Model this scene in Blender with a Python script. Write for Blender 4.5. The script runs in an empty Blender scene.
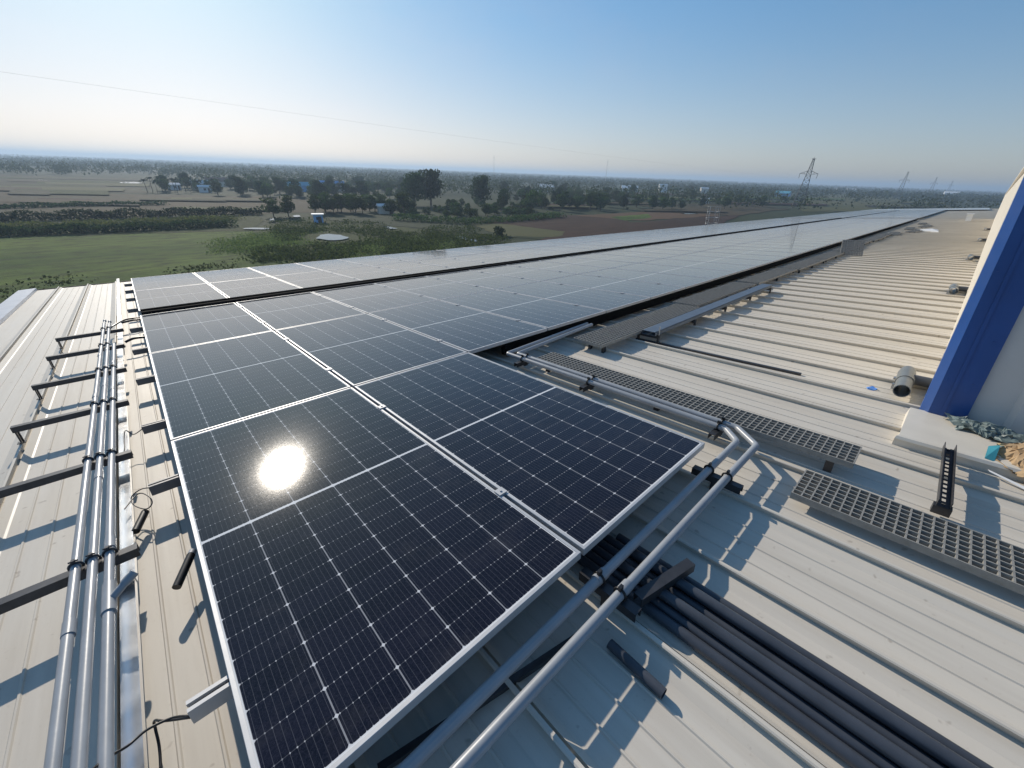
import bpy, bmesh, math, random
import numpy as np
from mathutils import Matrix, Vector

random.seed(7)
rng = np.random.default_rng(11)
scene = bpy.context.scene
COL = scene.collection

# ------------------------------------------------------------------ frames
# roof frame: x along the rows of panels, y down the slope to the eave, z off the roof; z = 0 is the top of the panels
R = np.array([[0.73343548, -0.6794935, -0.0189994],
              [-0.28852677, -0.28588086, -0.91379671],
              [0.61548736, 0.67569277, -0.40572723]])          # rows: camera right, down, forward
CAM = np.array([-0.993974, -2.97650322, 1.26569387])
FPX = 394.0228
CAM_H = 14.0
up = np.array([-0.01295579, -0.09049605, 0.99581254]); up /= np.linalg.norm(up)
xw = np.array([1.0, 0, 0]) - up * up[0]; xw /= np.linalg.norm(xw)
yw = np.cross(up, xw)
MR = np.array([xw, yw, up])
TR = np.array([0, 0, CAM_H]) - MR @ CAM
M = Matrix([[*MR[0], TR[0]], [*MR[1], TR[1]], [*MR[2], TR[2]], [0, 0, 0, 1]])
SUN_R = np.array([0.10859, 0.85848, 0.50123])                     # towards the sun, roof frame
SUN = MR @ SUN_R; SUN /= np.linalg.norm(SUN)

def ground_at(px, py):
    """where the sight line of a photo point meets the level ground (x, y in metres)"""
    d = MR @ (R.T @ np.array([(px - 512) / FPX, (py - 384) / FPX, 1.0]))
    t = -CAM_H / d[2]
    return float(d[0] * t), float(d[1] * t)

# ------------------------------------------------------------------ camera, sky, sun, exposure
cd = bpy.data.cameras.new('camera'); cam = bpy.data.objects.new('camera', cd); COL.objects.link(cam)
cd.sensor_width = 36; cd.lens = FPX / 1024 * 36; cd.clip_start = 0.05; cd.clip_end = 30000
cm = np.stack([MR @ R[0], -(MR @ R[1]), -(MR @ R[2])], 1)
cam.matrix_world = Matrix([[*cm[0], 0], [*cm[1], 0], [*cm[2], CAM_H], [0, 0, 0, 1]])
scene.camera = cam

elev = math.asin(SUN[2]); azim = math.atan2(SUN[0], SUN[1])
w = bpy.data.worlds.new('World'); scene.world = w; w.use_nodes = True
nt = w.node_tree; bg = nt.nodes['Background']
sky = nt.nodes.new('ShaderNodeTexSky'); sky.sky_type = 'NISHITA'; sky.sun_disc = False
sky.sun_elevation = elev; sky.sun_rotation = azim
sky.altitude = 50; sky.air_density = 1.0; sky.dust_density = 0.7; sky.ozone_density = 3.0
# hazy daylight: the range of the sky is compressed channel by channel (c / (1 + c k)) and tinted slightly cool
def vm(op, a, b):
    n = nt.nodes.new('ShaderNodeVectorMath'); n.operation = op
    for i, v in enumerate((a, b)):
        if isinstance(v, tuple): n.inputs[i].default_value = v
        else: nt.links.new(v, n.inputs[i])
    return n.outputs[0]
lum = nt.nodes.new('ShaderNodeVectorMath'); lum.operation = 'DOT_PRODUCT'; nt.links.new(sky.outputs[0], lum.inputs[0]); lum.inputs[1].default_value = (0.25, 0.6, 0.15)
dv_ = nt.nodes.new('ShaderNodeMath'); dv_.operation = 'MULTIPLY_ADD'; nt.links.new(lum.outputs['Value'], dv_.inputs[0]); dv_.inputs[1].default_value = 0.10; dv_.inputs[2].default_value = 1.0
sk0 = vm('DIVIDE', sky.outputs[0], dv_.outputs[0])
sk_hi = vm('MULTIPLY', sk0, (0.76, 1.06, 1.16))                   # clear blue overhead
sk1 = vm('DIVIDE', sky.outputs[0], vm('ADD', vm('MULTIPLY', sky.outputs[0], (0.086, 0.088, 0.092)), (1.0, 1.0, 1.0)))
sk_lo = vm('MULTIPLY', sk1, (1.10, 1.085, 1.19))                   # pale haze low down
gtc = nt.nodes.new('ShaderNodeTexCoord'); sxyz = nt.nodes.new('ShaderNodeSeparateXYZ'); nt.links.new(gtc.outputs['Generated'], sxyz.inputs[0])
mr = nt.nodes.new('ShaderNodeMapRange'); mr.interpolation_type = 'SMOOTHSTEP'; mr.inputs[1].default_value = 0.0; mr.inputs[2].default_value = 0.36
nt.links.new(sxyz.outputs[2], mr.inputs[0])
mxs = nt.nodes.new('ShaderNodeMix'); mxs.data_type = 'RGBA'; nt.links.new(mr.outputs[0], mxs.inputs[0]); nt.links.new(sk_lo, mxs.inputs[6]); nt.links.new(sk_hi, mxs.inputs[7])
mpc = nt.nodes.new('ShaderNodeMapping'); mpc.inputs['Scale'].default_value = (2.2, 5.0, 9.0); mpc.inputs['Rotation'].default_value = (0, 0, 0.5); nt.links.new(gtc.outputs['Generated'], mpc.inputs[0])
cn = nt.nodes.new('ShaderNodeTexNoise'); cn.inputs['Scale'].default_value = 1.3; cn.inputs['Detail'].default_value = 7; cn.inputs['Roughness'].default_value = 0.62; nt.links.new(mpc.outputs[0], cn.inputs['Vector'])
cr = nt.nodes.new('ShaderNodeMapRange'); cr.inputs[1].default_value = 0.50; cr.inputs[2].default_value = 0.85; cr.inputs[3].default_value = 0.0; cr.inputs[4].default_value = 0.30; nt.links.new(cn.outputs[0], cr.inputs[0])
cx = nt.nodes.new('ShaderNodeMix'); cx.data_type = 'RGBA'; nt.links.new(cr.outputs[0], cx.inputs[0]); nt.links.new(mxs.outputs[2], cx.inputs[6]); nt.links.new(sk_lo, cx.inputs[7])
nt.links.new(cx.outputs[2], bg.inputs[0]); bg.inputs[1].default_value = 0.14

sl = bpy.data.lights.new('sun', 'SUN'); sl.energy = 4.2; sl.angle = math.radians(0.5); sl.color = (1, 0.91, 0.79)
sun = bpy.data.objects.new('sun', sl); COL.objects.link(sun)
sun.rotation_euler = Vector(SUN).to_track_quat('Z', 'Y').to_euler()

scene.view_settings.view_transform = 'Standard'; scene.view_settings.look = 'None'
scene.view_settings.exposure = 0.0; scene.view_settings.gamma = 1
scene.cycles.max_bounces = 6; scene.cycles.volume_bounces = 0; scene.cycles.transparent_max_bounces = 6
scene.cycles.use_denoising = True

# ------------------------------------------------------------------ helpers
class MB:
    """collects boxes, tubes, sheets into one mesh"""
    def __init__(s): s.v = []; s.f = []; s.sm = []
    def add(s, vs, fs, smooth=False):
        b = len(s.v); s.v += [tuple(map(float, q)) for q in vs]
        s.f += [tuple(i + b for i in f) for f in fs]; s.sm += [smooth] * len(fs); return s
    def box(s, a, b, mat=None):
        (x0, y0, z0), (x1, y1, z1) = a, b
        vs = [(x0, y0, z0), (x1, y0, z0), (x1, y1, z0), (x0, y1, z0), (x0, y0, z1), (x1, y0, z1), (x1, y1, z1), (x0, y1, z1)]
        if mat is not None: vs = [tuple(mat @ Vector(q)) for q in vs]
        return s.add(vs, [(0, 3, 2, 1), (4, 5, 6, 7), (0, 1, 5, 4), (1, 2, 6, 5), (2, 3, 7, 6), (3, 0, 4, 7)])
    def bar(s, p, q, wd, ht=None, upv=(0, 0, 1)):
        """box bar from p to q of width wd and height ht"""
        p, q = Vector(p), Vector(q); d = q - p; L = d.length; d.normalize()
        sd = d.cross(Vector(upv))
        if sd.length < 1e-4: sd = d.cross(Vector((1, 0, 0)))
        sd.normalize(); u = sd.cross(d); ht = ht or wd
        m = Matrix.Translation(p) @ Matrix((d, sd, u)).transposed().to_4x4()
        return s.box((0, -wd / 2, -ht / 2), (L, wd / 2, ht / 2), m)
    def tube(s, pts, r, n=12, caps=True, smooth=True, inner=0):
        pts = [Vector(p) for p in pts]; rs = r if isinstance(r, (list, tuple)) else [r] * len(pts)
        rings = []; u = None
        for i, p in enumerate(pts):
            a = (pts[i] - pts[i - 1]).normalized() if i else None
            b = (pts[i + 1] - pts[i]).normalized() if i < len(pts) - 1 else None
            d = (a + b).normalized() if a and b else (a or b)
            if u is None:
                u = d.cross(Vector((0, 0, 1)))
                if u.length < 1e-3: u = d.cross(Vector((1, 0, 0)))
            u = (u - d * u.dot(d)).normalized(); vv = d.cross(u)
            k = 1 / max(0.5, math.sqrt((1 + a.dot(b)) / 2)) if a and b else 1
            rings.append([p + (u * math.cos(t) + vv * math.sin(t)) * rs[i] * k for t in [2 * math.pi * j / n for j in range(n)]])
        vs = [q for g in rings for q in g]; fs = []
        for i in range(len(rings) - 1):
            for j in range(n):
                k = (j + 1) % n; fs.append((i * n + j, i * n + k, (i + 1) * n + k, (i + 1) * n + j))
        s.add(vs, fs, smooth)
        if caps: s.add(rings[0], [tuple(range(n))[::-1]]); s.add(rings[-1], [tuple(range(n))])
        return s
    def pipe(s, p, q, r, wall=0.003, n=20):
        """open ended pipe with wall thickness"""
        s.tube([p, q], r, n, caps=False); p, q = Vector(p), Vector(q); d = (q - p).normalized()
        u = d.cross(Vector((0, 0, 1)))
        if u.length < 1e-3: u = d.cross(Vector((1, 0, 0)))
        u.normalize(); vv = d.cross(u)
        rg = lambda c, rr: [c + (u * math.cos(2 * math.pi * j / n) + vv * math.sin(2 * math.pi * j / n)) * rr for j in range(n)]
        for a, b in ((rg(p, r), rg(p, r - wall)), (rg(q, r), rg(q, r - wall)), (rg(p, r - wall), rg(q, r - wall))):
            s.add(a + b, [(j, (j + 1) % n, n + (j + 1) % n, n + j) for j in range(n)], True)
        return s
    def lathe(s, prof, n=16, base=(0, 0, 0)):
        bx, by, bz = base
        vs = [(bx + r * math.cos(2 * math.pi * j / n), by + r * math.sin(2 * math.pi * j / n), bz + z) for r, z in prof for j in range(n)]
        return s.add(vs, [(i * n + j, i * n + (j + 1) % n, (i + 1) * n + (j + 1) % n, (i + 1) * n + j) for i in range(len(prof) - 1) for j in range(n)], True)
    def mesh(s, name, mat):
        me = bpy.data.meshes.new(name); me.from_pydata(s.v, [], s.f); me.update()
        me.polygons.foreach_set('use_smooth', s.sm)
        for m in (mat if isinstance(mat, (list, tuple)) else [mat]): me.materials.append(m)
        return me

def tag(o, label=None, cat=None, group=None, kind=None):
    for k, v in (('label', label), ('category', cat), ('group', group), ('kind', kind)):
        if v: o[k] = v
    return o

def link(name, me, parent=None):
    o = bpy.data.objects.new(name, me); COL.objects.link(o)
    if parent: o.parent = parent
    return o

def part(name, mb, mat, parent): return link(name, mb.mesh(name, mat), parent)

def roof_mat(x=0, y=0, z=0, rz=0): return M @ Matrix.Translation((x, y, z)) @ Matrix.Rotation(rz, 4, 'Z')

def thing(name, label, cat, mw, group=None):
    o = bpy.data.objects.new(name, None); COL.objects.link(o); o.empty_display_size = 0.1
    o.matrix_world = mw; return tag(o, label, cat, group)

def solo(name, mb, mat, label, cat, mw=None, group=None):
    o = link(name, mb.mesh(name, mat)); o.matrix_world = mw or M; return tag(o, label, cat, group)

def copy_tree(o, parent=None):
    c = o.copy(); COL.objects.link(c)
    if parent: c.parent = parent
    for ch in list(o.children): copy_tree(ch, c)
    return c

# ------------------------------------------------------------------ materials
def new_mat(name):
    m = bpy.data.materials.new(name); m.use_nodes = True
    return m, m.node_tree, m.node_tree.nodes['Principled BSDF']

def nd(t, typ, **kw):
    n = t.nodes.new('ShaderNode' + typ)
    for k, v in kw.items():
        if isinstance(k, str) and hasattr(n, k): setattr(n, k, v)
    return n

def mth(t, op, a, b=None, c=None):
    n = t.nodes.new('ShaderNodeMath'); n.operation = op
    for i, v in enumerate((a, b, c)):
        if v is None: continue
        if isinstance(v, (int, float)): n.inputs[i].default_value = v
        else: t.links.new(v, n.inputs[i])
    return n.outputs[0]

def mixc(t, fac, a, b):
    n = t.nodes.new('ShaderNodeMix'); n.data_type = 'RGBA'
    for i, v in ((0, fac), (6, a), (7, b)):
        if isinstance(v, (int, float)): n.inputs[i].default_value = v
        elif isinstance(v, tuple): n.inputs[i].default_value = (*v, 1)
        else: t.links.new(v, n.inputs[i])
    return n.outputs[2]

def noise(t, vec, scale, detail=4, rough=0.55):
    n = t.nodes.new('ShaderNodeTexNoise'); n.inputs['Scale'].default_value = scale
    n.inputs['Detail'].default_value = detail; n.inputs['Roughness'].default_value = rough
    if vec is not None: t.links.new(vec, n.inputs['Vector'])
    return n.outputs[0]

def ramp(t, fac, lo, hi):
    n = t.nodes.new('ShaderNodeMapRange'); n.inputs[1].default_value = lo; n.inputs[2].default_value = hi
    t.links.new(fac, n.inputs[0]); return n.outputs[0]

def obj_co(t): return nd(t, 'TexCoord').outputs['Object']

def scaled(t, vec, sc):
    n = nd(t, 'Mapping'); n.inputs['Scale'].default_value = sc; t.links.new(vec, n.inputs[0]); return n.outputs[0]

def bump(t, p, h, strength, dist=0.01):
    n = nd(t, 'Bump'); n.inputs['Strength'].default_value = strength; n.inputs['Distance'].default_value = dist
    t.links.new(h, n.inputs['Height']); t.links.new(n.outputs[0], p.inputs['Normal'])

def simple(name, col, rough=0.5, metal=0.0, var=0.12, scale=8, bmp=0.0, spec=0.5, stretch=(1, 1, 1)):
    m, t, p = new_mat(name); co = scaled(t, obj_co(t), stretch)
    n = noise(t, co, scale, 5, 0.6)
    a = tuple(c * (1 - var) for c in col); b = tuple(min(1, c * (1 + var)) for c in col)
    t.links.new(mixc(t, ramp(t, n, 0.3, 0.7), a, b), p.inputs['Base Color'])
    p.inputs['Metallic'].default_value = metal; p.inputs['Specular IOR Level'].default_value = spec
    n2 = noise(t, co, scale * 3.1, 3)
    t.links.new(mth(t, 'ADD', mth(t, 'MULTIPLY', n2, 0.18), rough - 0.09), p.inputs['Roughness'])
    if bmp: bump(t, p, noise(t, co, scale * 6, 4), bmp)
    return m

def make_roof_mat(name='roof_paint', col=(0.66, 0.605, 0.515)):
    m, t, p = new_mat(name); co = obj_co(t)
    big = noise(t, scaled(t, co, (0.9, 0.35, 1)), 0.8, 6, 0.6)
    streak = noise(t, scaled(t, co, (9, 0.5, 1)), 1.6, 6, 0.65)
    fine = noise(t, co, 45, 4, 0.7)
    c = mixc(t, ramp(t, big, 0.3, 0.7), tuple(x * 0.90 for x in col), col)
    c = mixc(t, mth(t, 'MULTIPLY', ramp(t, streak, 0.42, 0.72), 0.5), c, (0.46, 0.41, 0.34))
    c = mixc(t, mth(t, 'MULTIPLY', ramp(t, fine, 0.62, 0.78), 0.35), c, (0.36, 0.29, 0.21))
    spots = noise(t, co, 17, 2, 0.5)
    c = mixc(t, mth(t, 'MULTIPLY', ramp(t, spots, 0.70, 0.76), 0.5), c, (0.26, 0.21, 0.16))
    t.links.new(c, p.inputs['Base Color'])
    p.inputs['Specular IOR Level'].default_value = 0.28
    t.links.new(mth(t, 'ADD', mth(t, 'MULTIPLY', streak, 0.3), 0.33), p.inputs['Roughness'])
    bump(t, p, noise(t, scaled(t, co, (1, .3, 1)), 6, 4), 0.12, 0.01)
    return m

def make_cell_mat():
    """half-cut cells, 6 columns by 24 rows, seen through the front glass; local metres"""
    m, t, p = new_mat('solar_cells'); co = obj_co(t)
    sp = nd(t, 'SeparateXYZ'); t.links.new(co, sp.inputs[0]); x, y = sp.outputs[0], sp.outputs[1]
    W2, L2 = 1.134 / 2, 2.278 / 2
    cw = 0.1835; ch = 0.0925; mg = 0.0045
    ax = mth(t, 'ABSOLUTE', x); ay = mth(t, 'ABSOLUTE', y)
    fx = mth(t, 'SUBTRACT', ax, mth(t, 'MULTIPLY', mth(t, 'ROUND', mth(t, 'DIVIDE', ax, cw)), cw))
    colgap = mth(t, 'LESS_THAN', mth(t, 'ABSOLUTE', fx), 0.0021)
    yy = mth(t, 'SUBTRACT', ay, 0.0085)
    fy = mth(t, 'SUBTRACT', yy, mth(t, 'MULTIPLY', mth(t, 'ROUND', mth(t, 'DIVIDE', yy, ch)), ch))
    afy = mth(t, 'ABSOLUTE', fy)
    rowgap = mth(t, 'LESS_THAN', afy, 0.0008)
    mid = mth(t, 'LESS_THAN', ay, 0.0075)
    edge = mth(t, 'MAXIMUM', mth(t, 'GREATER_THAN', ax, cw * 3 - 0.001), mth(t, 'GREATER_THAN', ay, 0.0085 + ch * 12))
    # busbars: ten per cell
    bw = cw / 10
    bx = mth(t, 'SUBTRACT', mth(t, 'ADD', x, bw / 2), mth(t, 'MULTIPLY', mth(t, 'ROUND', mth(t, 'DIVIDE', mth(t, 'ADD', x, bw / 2), bw)), bw))
    abx = mth(t, 'ABSOLUTE', bx)
    bus = mth(t, 'LESS_THAN', abx, 0.0007)
    # solder dots and the little diamonds where corners meet
    dot = mth(t, 'LESS_THAN', mth(t, 'ADD', mth(t, 'MULTIPLY', abx, 1.1), afy), 0.0030)
    dia = mth(t, 'LESS_THAN', mth(t, 'ADD', mth(t, 'ABSOLUTE', fx), afy), 0.0070)
    # glint on some of the joints, put into the colour at random strength
    cellid = nd(t, 'Combine' + 'XYZ')
    t.links.new(mth(t, 'ROUND', mth(t, 'DIVIDE', x, bw)), cellid.inputs[0]); t.links.new(mth(t, 'ROUND', mth(t, 'DIVIDE', y, ch)), cellid.inputs[1])
    oi = nd(t, 'ObjectInfo'); t.links.new(mth(t, 'MULTIPLY', oi.outputs['Random'], 50), cellid.inputs[2])
    wn = nd(t, 'TexWhiteNoise'); t.links.new(cellid.outputs[0], wn.inputs[0])
    dotv = mth(t, 'MULTIPLY', dot, mth(t, 'ADD', mth(t, 'MULTIPLY', wn.outputs[0], 0.75), 0.15))
    cc = nd(t, 'CombineXYZ')
    t.links.new(mth(t, 'FLOOR', mth(t, 'DIVIDE', x, cw)), cc.inputs[0]); t.links.new(mth(t, 'FLOOR', mth(t, 'DIVIDE', y, ch)), cc.inputs[1])
    t.links.new(mth(t, 'MULTIPLY', oi.outputs['Random'], 31), cc.inputs[2])
    wn2 = nd(t, 'TexWhiteNoise'); t.links.new(cc.outputs[0], wn2.inputs[0])
    cell = mixc(t, wn2.outputs[0], (0.0026, 0.0022, 0.0060), (0.0056, 0.0048, 0.0115))
    gr = noise(t, co, 190, 4, 0.75)
    cell = mixc(t, mth(t, 'MULTIPLY', ramp(t, gr, 0.42, 0.75), 0.8), cell, (0.026, 0.024, 0.036))
    c = mixc(t, mth(t, 'MULTIPLY', bus, 0.17), cell, (0.30, 0.30, 0.32))
    c = mixc(t, mth(t, 'MULTIPLY', rowgap, 0.16), c, (0.45, 0.45, 0.47))
    c = mixc(t, dotv, c, (0.62, 0.62, 0.62))
    c = mixc(t, mth(t, 'MULTIPLY', colgap, 0.5), c, (0.55, 0.55, 0.56))
    c = mixc(t, mth(t, 'MULTIPLY', dia, 0.85), c, (0.70, 0.70, 0.70))
    c = mixc(t, mth(t, 'MAXIMUM', mid, edge), c, (0.72, 0.72, 0.71))
    dust = noise(t, scaled(t, co, (1, 1, 1)), 3.0, 7, 0.7)
    c = mixc(t, mth(t, 'MULTIPLY', ramp(t, dust, 0.52, 0.8), 0.06), c, (0.45, 0.41, 0.36))
    t.links.new(c, p.inputs['Base Color'])
    p.inputs['Sheen Weight'].default_value = 0.36; p.inputs['Sheen Roughness'].default_value = 0.25; p.inputs['Sheen Tint'].default_value = (1, .96, .90, 1); p.inputs['IOR'].default_value = 1.42; p.inputs['Specular IOR Level'].default_value = 0.5
    t.links.new(mth(t, 'ADD', mth(t, 'MULTIPLY', ramp(t, gr, 0.3, 0.7), 0.03), 0.050), p.inputs['Roughness'])
    tv = nd(t, 'VectorTransform'); tv.vector_type = 'VECTOR'; tv.convert_from = 'OBJECT'; tv.convert_to = 'WORLD'; tv.inputs[0].default_value = (1, 0, 0)
    t.links.new(tv.outputs[0], p.inputs['Tangent']); p.inputs['Anisotropic'].default_value = 0.62
    bump(t, p, noise(t, co, 420, 2, 0.5), 0.05, 0.0006)
    return m

def leaf_mat(name, dark, light, trans=0.25):
    m, t, p = new_mat(name)
    g = nd(t, 'NewGeometry'); oi = nd(t, 'ObjectInfo')
    co = nd(t, 'TexCoord').outputs['Object']
    cl = noise(t, co, 0.55, 3)
    f = mth(t, 'ADD', mth(t, 'MULTIPLY', g.outputs['Random Per Island'], 0.55), mth(t, 'MULTIPLY', ramp(t, cl, 0.3, 0.7), 0.45))
    c = mixc(t, f, dark, light)
    hs = nd(t, 'HueSaturation'); t.links.new(c, hs.inputs['Color'])
    t.links.new(mth(t, 'ADD', mth(t, 'MULTIPLY', oi.outputs['Random'], 0.05), 0.475), hs.inputs['Hue'])
    t.links.new(mth(t, 'ADD', mth(t, 'MULTIPLY', oi.outputs['Random'], 0.7), 0.65), hs.inputs['Value'])
    t.links.new(hs.outputs[0], p.inputs['Base Color'])
    p.inputs['Roughness'].default_value = 0.8; p.inputs['Specular IOR Level'].default_value = 0.03
    tl = nd(t, 'BsdfTranslucent'); t.links.new(hs.outputs[0], tl.inputs['Color']); mx = nd(t, 'MixShader'); mx.inputs[0].default_value = 0.42
    t.links.new(p.outputs[0], mx.inputs[1]); t.links.new(tl.outputs[0], mx.inputs[2]); t.links.new(mx.outputs[0], t.nodes['Material Output'].inputs['Surface'])
    return m

def field_mat(name, a, b, c3=None, scale=0.05, stretch=(1, 1, 1), bmp=0.3, patch=0.5):
    m, t, p = new_mat(name); co = scaled(t, nd(t, 'NewGeometry').outputs['Position'], stretch)
    n1 = noise(t, co, scale, 7, 0.65); n2 = noise(t, co, scale * 9, 5, 0.7)
    c = mixc(t, ramp(t, n1, 0.35, 0.65), a, b)
    c = mixc(t, mth(t, 'MULTIPLY', ramp(t, n2, 0.45, 0.7), patch), c, c3 or tuple(x * 0.55 for x in a))
    t.links.new(c, p.inputs['Base Color']); p.inputs['Roughness'].default_value = 0.95; p.inputs['Specular IOR Level'].default_value = 0.1
    bump(t, p, noise(t, co, scale * 25, 5, 0.7), bmp, 0.5)
    return m

ROOF = make_roof_mat()
CELLS = make_cell_mat()
ALU = simple('aluminium', (0.50, 0.50, 0.50), 0.5, 0.35, 0.06, 12)
GALV = simple('galvanised_steel', (0.42, 0.43, 0.44), 0.42, 0.8, 0.15, 20)
FOIL = simple('bright_tray_steel', (0.84, 0.85, 0.87), 0.24, 1.0, 0.05, 3, 0.0)
PVC = simple('grey_pvc', (0.30, 0.315, 0.33), 0.36, 0.0, 0.10, 9, 0.02)
PVC_DARK = simple('dark_pvc', (0.055, 0.062, 0.075), 0.40, 0.0, 0.18, 9, 0.02)
STRUT = simple('dark_strut', (0.060, 0.060, 0.064), 0.45, 0.55, 0.2, 18)  # also for galvanised support arms: their backlit darkness is put into this colour
BLACK = simple('black_rubber', (0.012, 0.012, 0.013), 0.45, 0.0, 0.2, 20)
CABLE = simple('black_cable', (0.012, 0.012, 0.014), 0.38, 0.0, 0.1, 20)
GRATE = simple('grey_grating', (0.27, 0.26, 0.235), 0.6, 0.0, 0.18, 25)
BLUE = simple('blue_painted_steel', (0.014, 0.072, 0.265), 0.34, 0.0, 0.10, 3, 0.03)
CREAM = simple('cream_cladding', (0.66, 0.61, 0.52), 0.45, 0.0, 0.07, 3, 0.03)
WHITE = simple('white_paint', (0.78, 0.77, 0.74), 0.5, 0.0, 0.05, 4)
GUTTER = simple('dark_gutter', (0.035, 0.033, 0.032), 0.5, 0.2, 0.2, 6)
GABLE = simple('grey_flashing', (0.44, 0.46, 0.50), 0.42, 0.2, 0.10, 4)

H = 0.205                                                         # panel top above the roof pans
PAN = -H
RIB = 0.045

# ------------------------------------------------------------------ the building: roof sheeting, gutter, parapet
bld = thing('warehouse_building', 'cream ribbed metal roof of a large warehouse with a blue trimmed parapet end', 'building', M)
xs_rib = [-0.482 * i for i in range(5, 0, -1)] + [0.512 * i for i in range(0, 205)]
X0, X1, Y0, Y1 = -2.78, 104.5, -7.0, 10.86

def roof_profile():
    """cross-section points (x, z) with a hooked rib and shallow stiffener grooves"""
    pts = [(X0, PAN)]
    for k, xr in enumerate(xs_rib):
        if k:
            a, b = xs_rib[k - 1] + 0.062, xr - 0.085
            for q in (0.2, 0.5, 0.8):
                c = a + (b - a) * q
                pts += [(c - 0.007, PAN), (c - 0.003, PAN + 0.005), (c + 0.003, PAN + 0.005), (c + 0.007, PAN)]
        pts += [(xr - 0.078, PAN), (xr - 0.022, PAN + 0.013), (xr - 0.004, PAN + 0.014), (xr - 0.013, PAN + RIB - 0.004),
                (xr - 0.008, PAN + RIB), (xr + 0.004, PAN + RIB), (xr + 0.002, PAN + RIB - .034), (xr + 0.016, PAN + RIB - .034), (xr + 0.019, PAN + RIB - .016), (xr + 0.050, PAN + 0.003), (xr + 0.060, PAN)]
    pts.append((X1, PAN)); return pts
prof = roof_profile(); n = len(prof)
rb = MB()
ys = [Y0, -4.5, -2.0, 1.0, 5.0, Y1]
vs = [(x, y, z) for y in ys for x, z in prof]
fs = [(j * n + i, j * n + i + 1, (j + 1) * n + i + 1, (j + 1) * n + i) for j in range(len(ys) - 1) for i in range(n - 1)]
rb.add(vs, fs)
part('roof_sheeting', rb, ROOF, bld)
# the other slope beyond the ridge
o2 = MB(); o2.add([(X0, Y0 - 0.02, PAN + 0.02), (X1, Y0 - 0.02, PAN + 0.02), (X1, Y0 - 18, PAN - 3.2), (X0, Y0 - 18, PAN - 3.2)], [(0, 3, 2, 1)])
o2.box((X0, Y0 - 0.25, PAN + 0.03), (X1, Y0 + 0.02, PAN + 0.07)); part('back_slope', o2, ROOF, bld)
g = MB(); g.box((X0 - .02, Y1 - 0.02, PAN - 0.20), (X1, Y1 + 0.40, PAN - 0.185)); g.box((X0 - .02, Y1 + 0.385, PAN - 0.185), (X1, Y1 + 0.40, PAN - 0.02))
g.box((X0 - .02, Y1 - 0.02, PAN - .185), (X1, Y1 - .0125, PAN - .03))
part('gutter', g, GUTTER, bld)
gf = MB()                                                         # gable flashing: flat cover and a lip down the side
gf.add([(X0 - 0.26, Y0, PAN + 0.035), (X0 + 0.012, Y0, PAN + 0.05), (X0 + 0.02, Y0, PAN + 0.004), (X0 - 0.26, Y0, PAN - 0.2),
        (X0 - 0.26, Y1 + .05, PAN + 0.035), (X0 + 0.012, Y1 + .05, PAN + 0.05), (X0 + 0.02, Y1 + .05, PAN + 0.004), (X0 - 0.26, Y1 + .05, PAN - 0.2)],
       [(0, 1, 5, 4), (1, 2, 6, 5), (3, 0, 4, 7), (4, 5, 6, 7)])
part('gable_flashing', gf, GABLE, bld)
wl = MB()
dn = -MR @ np.array([0, 0, 1.0])
def down(x, y, z=PAN - 0.2):                                      # point straight below on the ground, in roof frame
    q = MR @ np.array([x, y, z]) + TR; q[2] = 0.0
    return tuple(MR.T @ (q - TR))
cor = [(X0 - .3, Y1 - .05), (X1, Y1 - .05), (X1, Y0), (X1, Y0 - 18), (X0 - .3, Y0 - 18), (X0 - .3, Y0)]
tops = [(cx, cy, PAN - 0.2 if cy > Y0 - 5 else PAN - 3.3) for cx, cy in cor]
vs = tops + [down(cx, cy) for cx, cy in cor]
wl.add(vs, [(i, i + 6, (i + 1) % 6 + 6, (i + 1) % 6) for i in range(6)])
part('wall', wl, CREAM, bld)

# parapet: end face trimmed in blue, long side running off along the roof
pyaw = -0.021
PX, PY, PT = 2.97, -3.125, 1.49
PM = Matrix.Translation((PX, PY, 0)) @ Matrix.Rotation(pyaw, 4, 'Z')
pw = MB(); L = 46
pw.box((0.0, -3.6, PAN - .02), (L, -0.004, PT), PM)
par = part('parapet_wall', pw, CREAM, bld)
tr = MB()
tr.box((-0.035, -0.215, PAN + .002), (-0.002, -0.030, PT + .01), PM)        # blue corner flashing, broad face
tr.add([tuple(PM @ Vector(q)) for q in [(-.035, -.0298, PAN + .002), (.01, .016, PAN + .002), (.09, .018, PAN + .002), (-.035, -.0298, PT + .01), (.01, .016, PT + .01), (.09, .018, PT + .01)]],
       [(0, 3, 4, 1), (1, 4, 5, 2)])                                # folded corner and its return on the long side
tr.box((-0.041, -0.108, PAN + .002), (-0.0355, -0.088, PT + .01), PM)    # folded step
part('blue_corner_trim', tr, BLUE, par)
for z in (.12, .42, .85):
    for yy in (-0.05, -0.17): part('trim_screw', MB().tube([PM @ Vector((-.0355, yy, z)), PM @ Vector((-.040, yy, z))], .005, 8), BLUE, par)
cl = MB()                                                         # ribbed cladding on the end face
y = -0.215
for k in range(10):
    a = y - 0.335 * k
    cl.add([tuple(PM @ Vector(q)) for q in
            [(-.004, a, PAN), (-.004, a - .165, PAN), (-.040, a - .195, PAN), (-.040, a - .265, PAN), (-.004, a - .295, PAN), (-.004, a - .335, PAN),
             (-.004, a, PT), (-.004, a - .165, PT), (-.040, a - .195, PT), (-.040, a - .265, PT), (-.004, a - .295, PT), (-.004, a - .335, PT)]],
           [(i, i + 1, i + 7, i + 6) for i in range(5)])
part('end_cladding', cl, simple('grey_cream_cladding', (0.60, 0.58, 0.55), .42, 0, .06, 3, .03), par)
cp = MB(); cp.box((-.03, -3.63, PT + .012), (L, .02, PT + .03), PM); part('coping', cp, CREAM, par)
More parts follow.
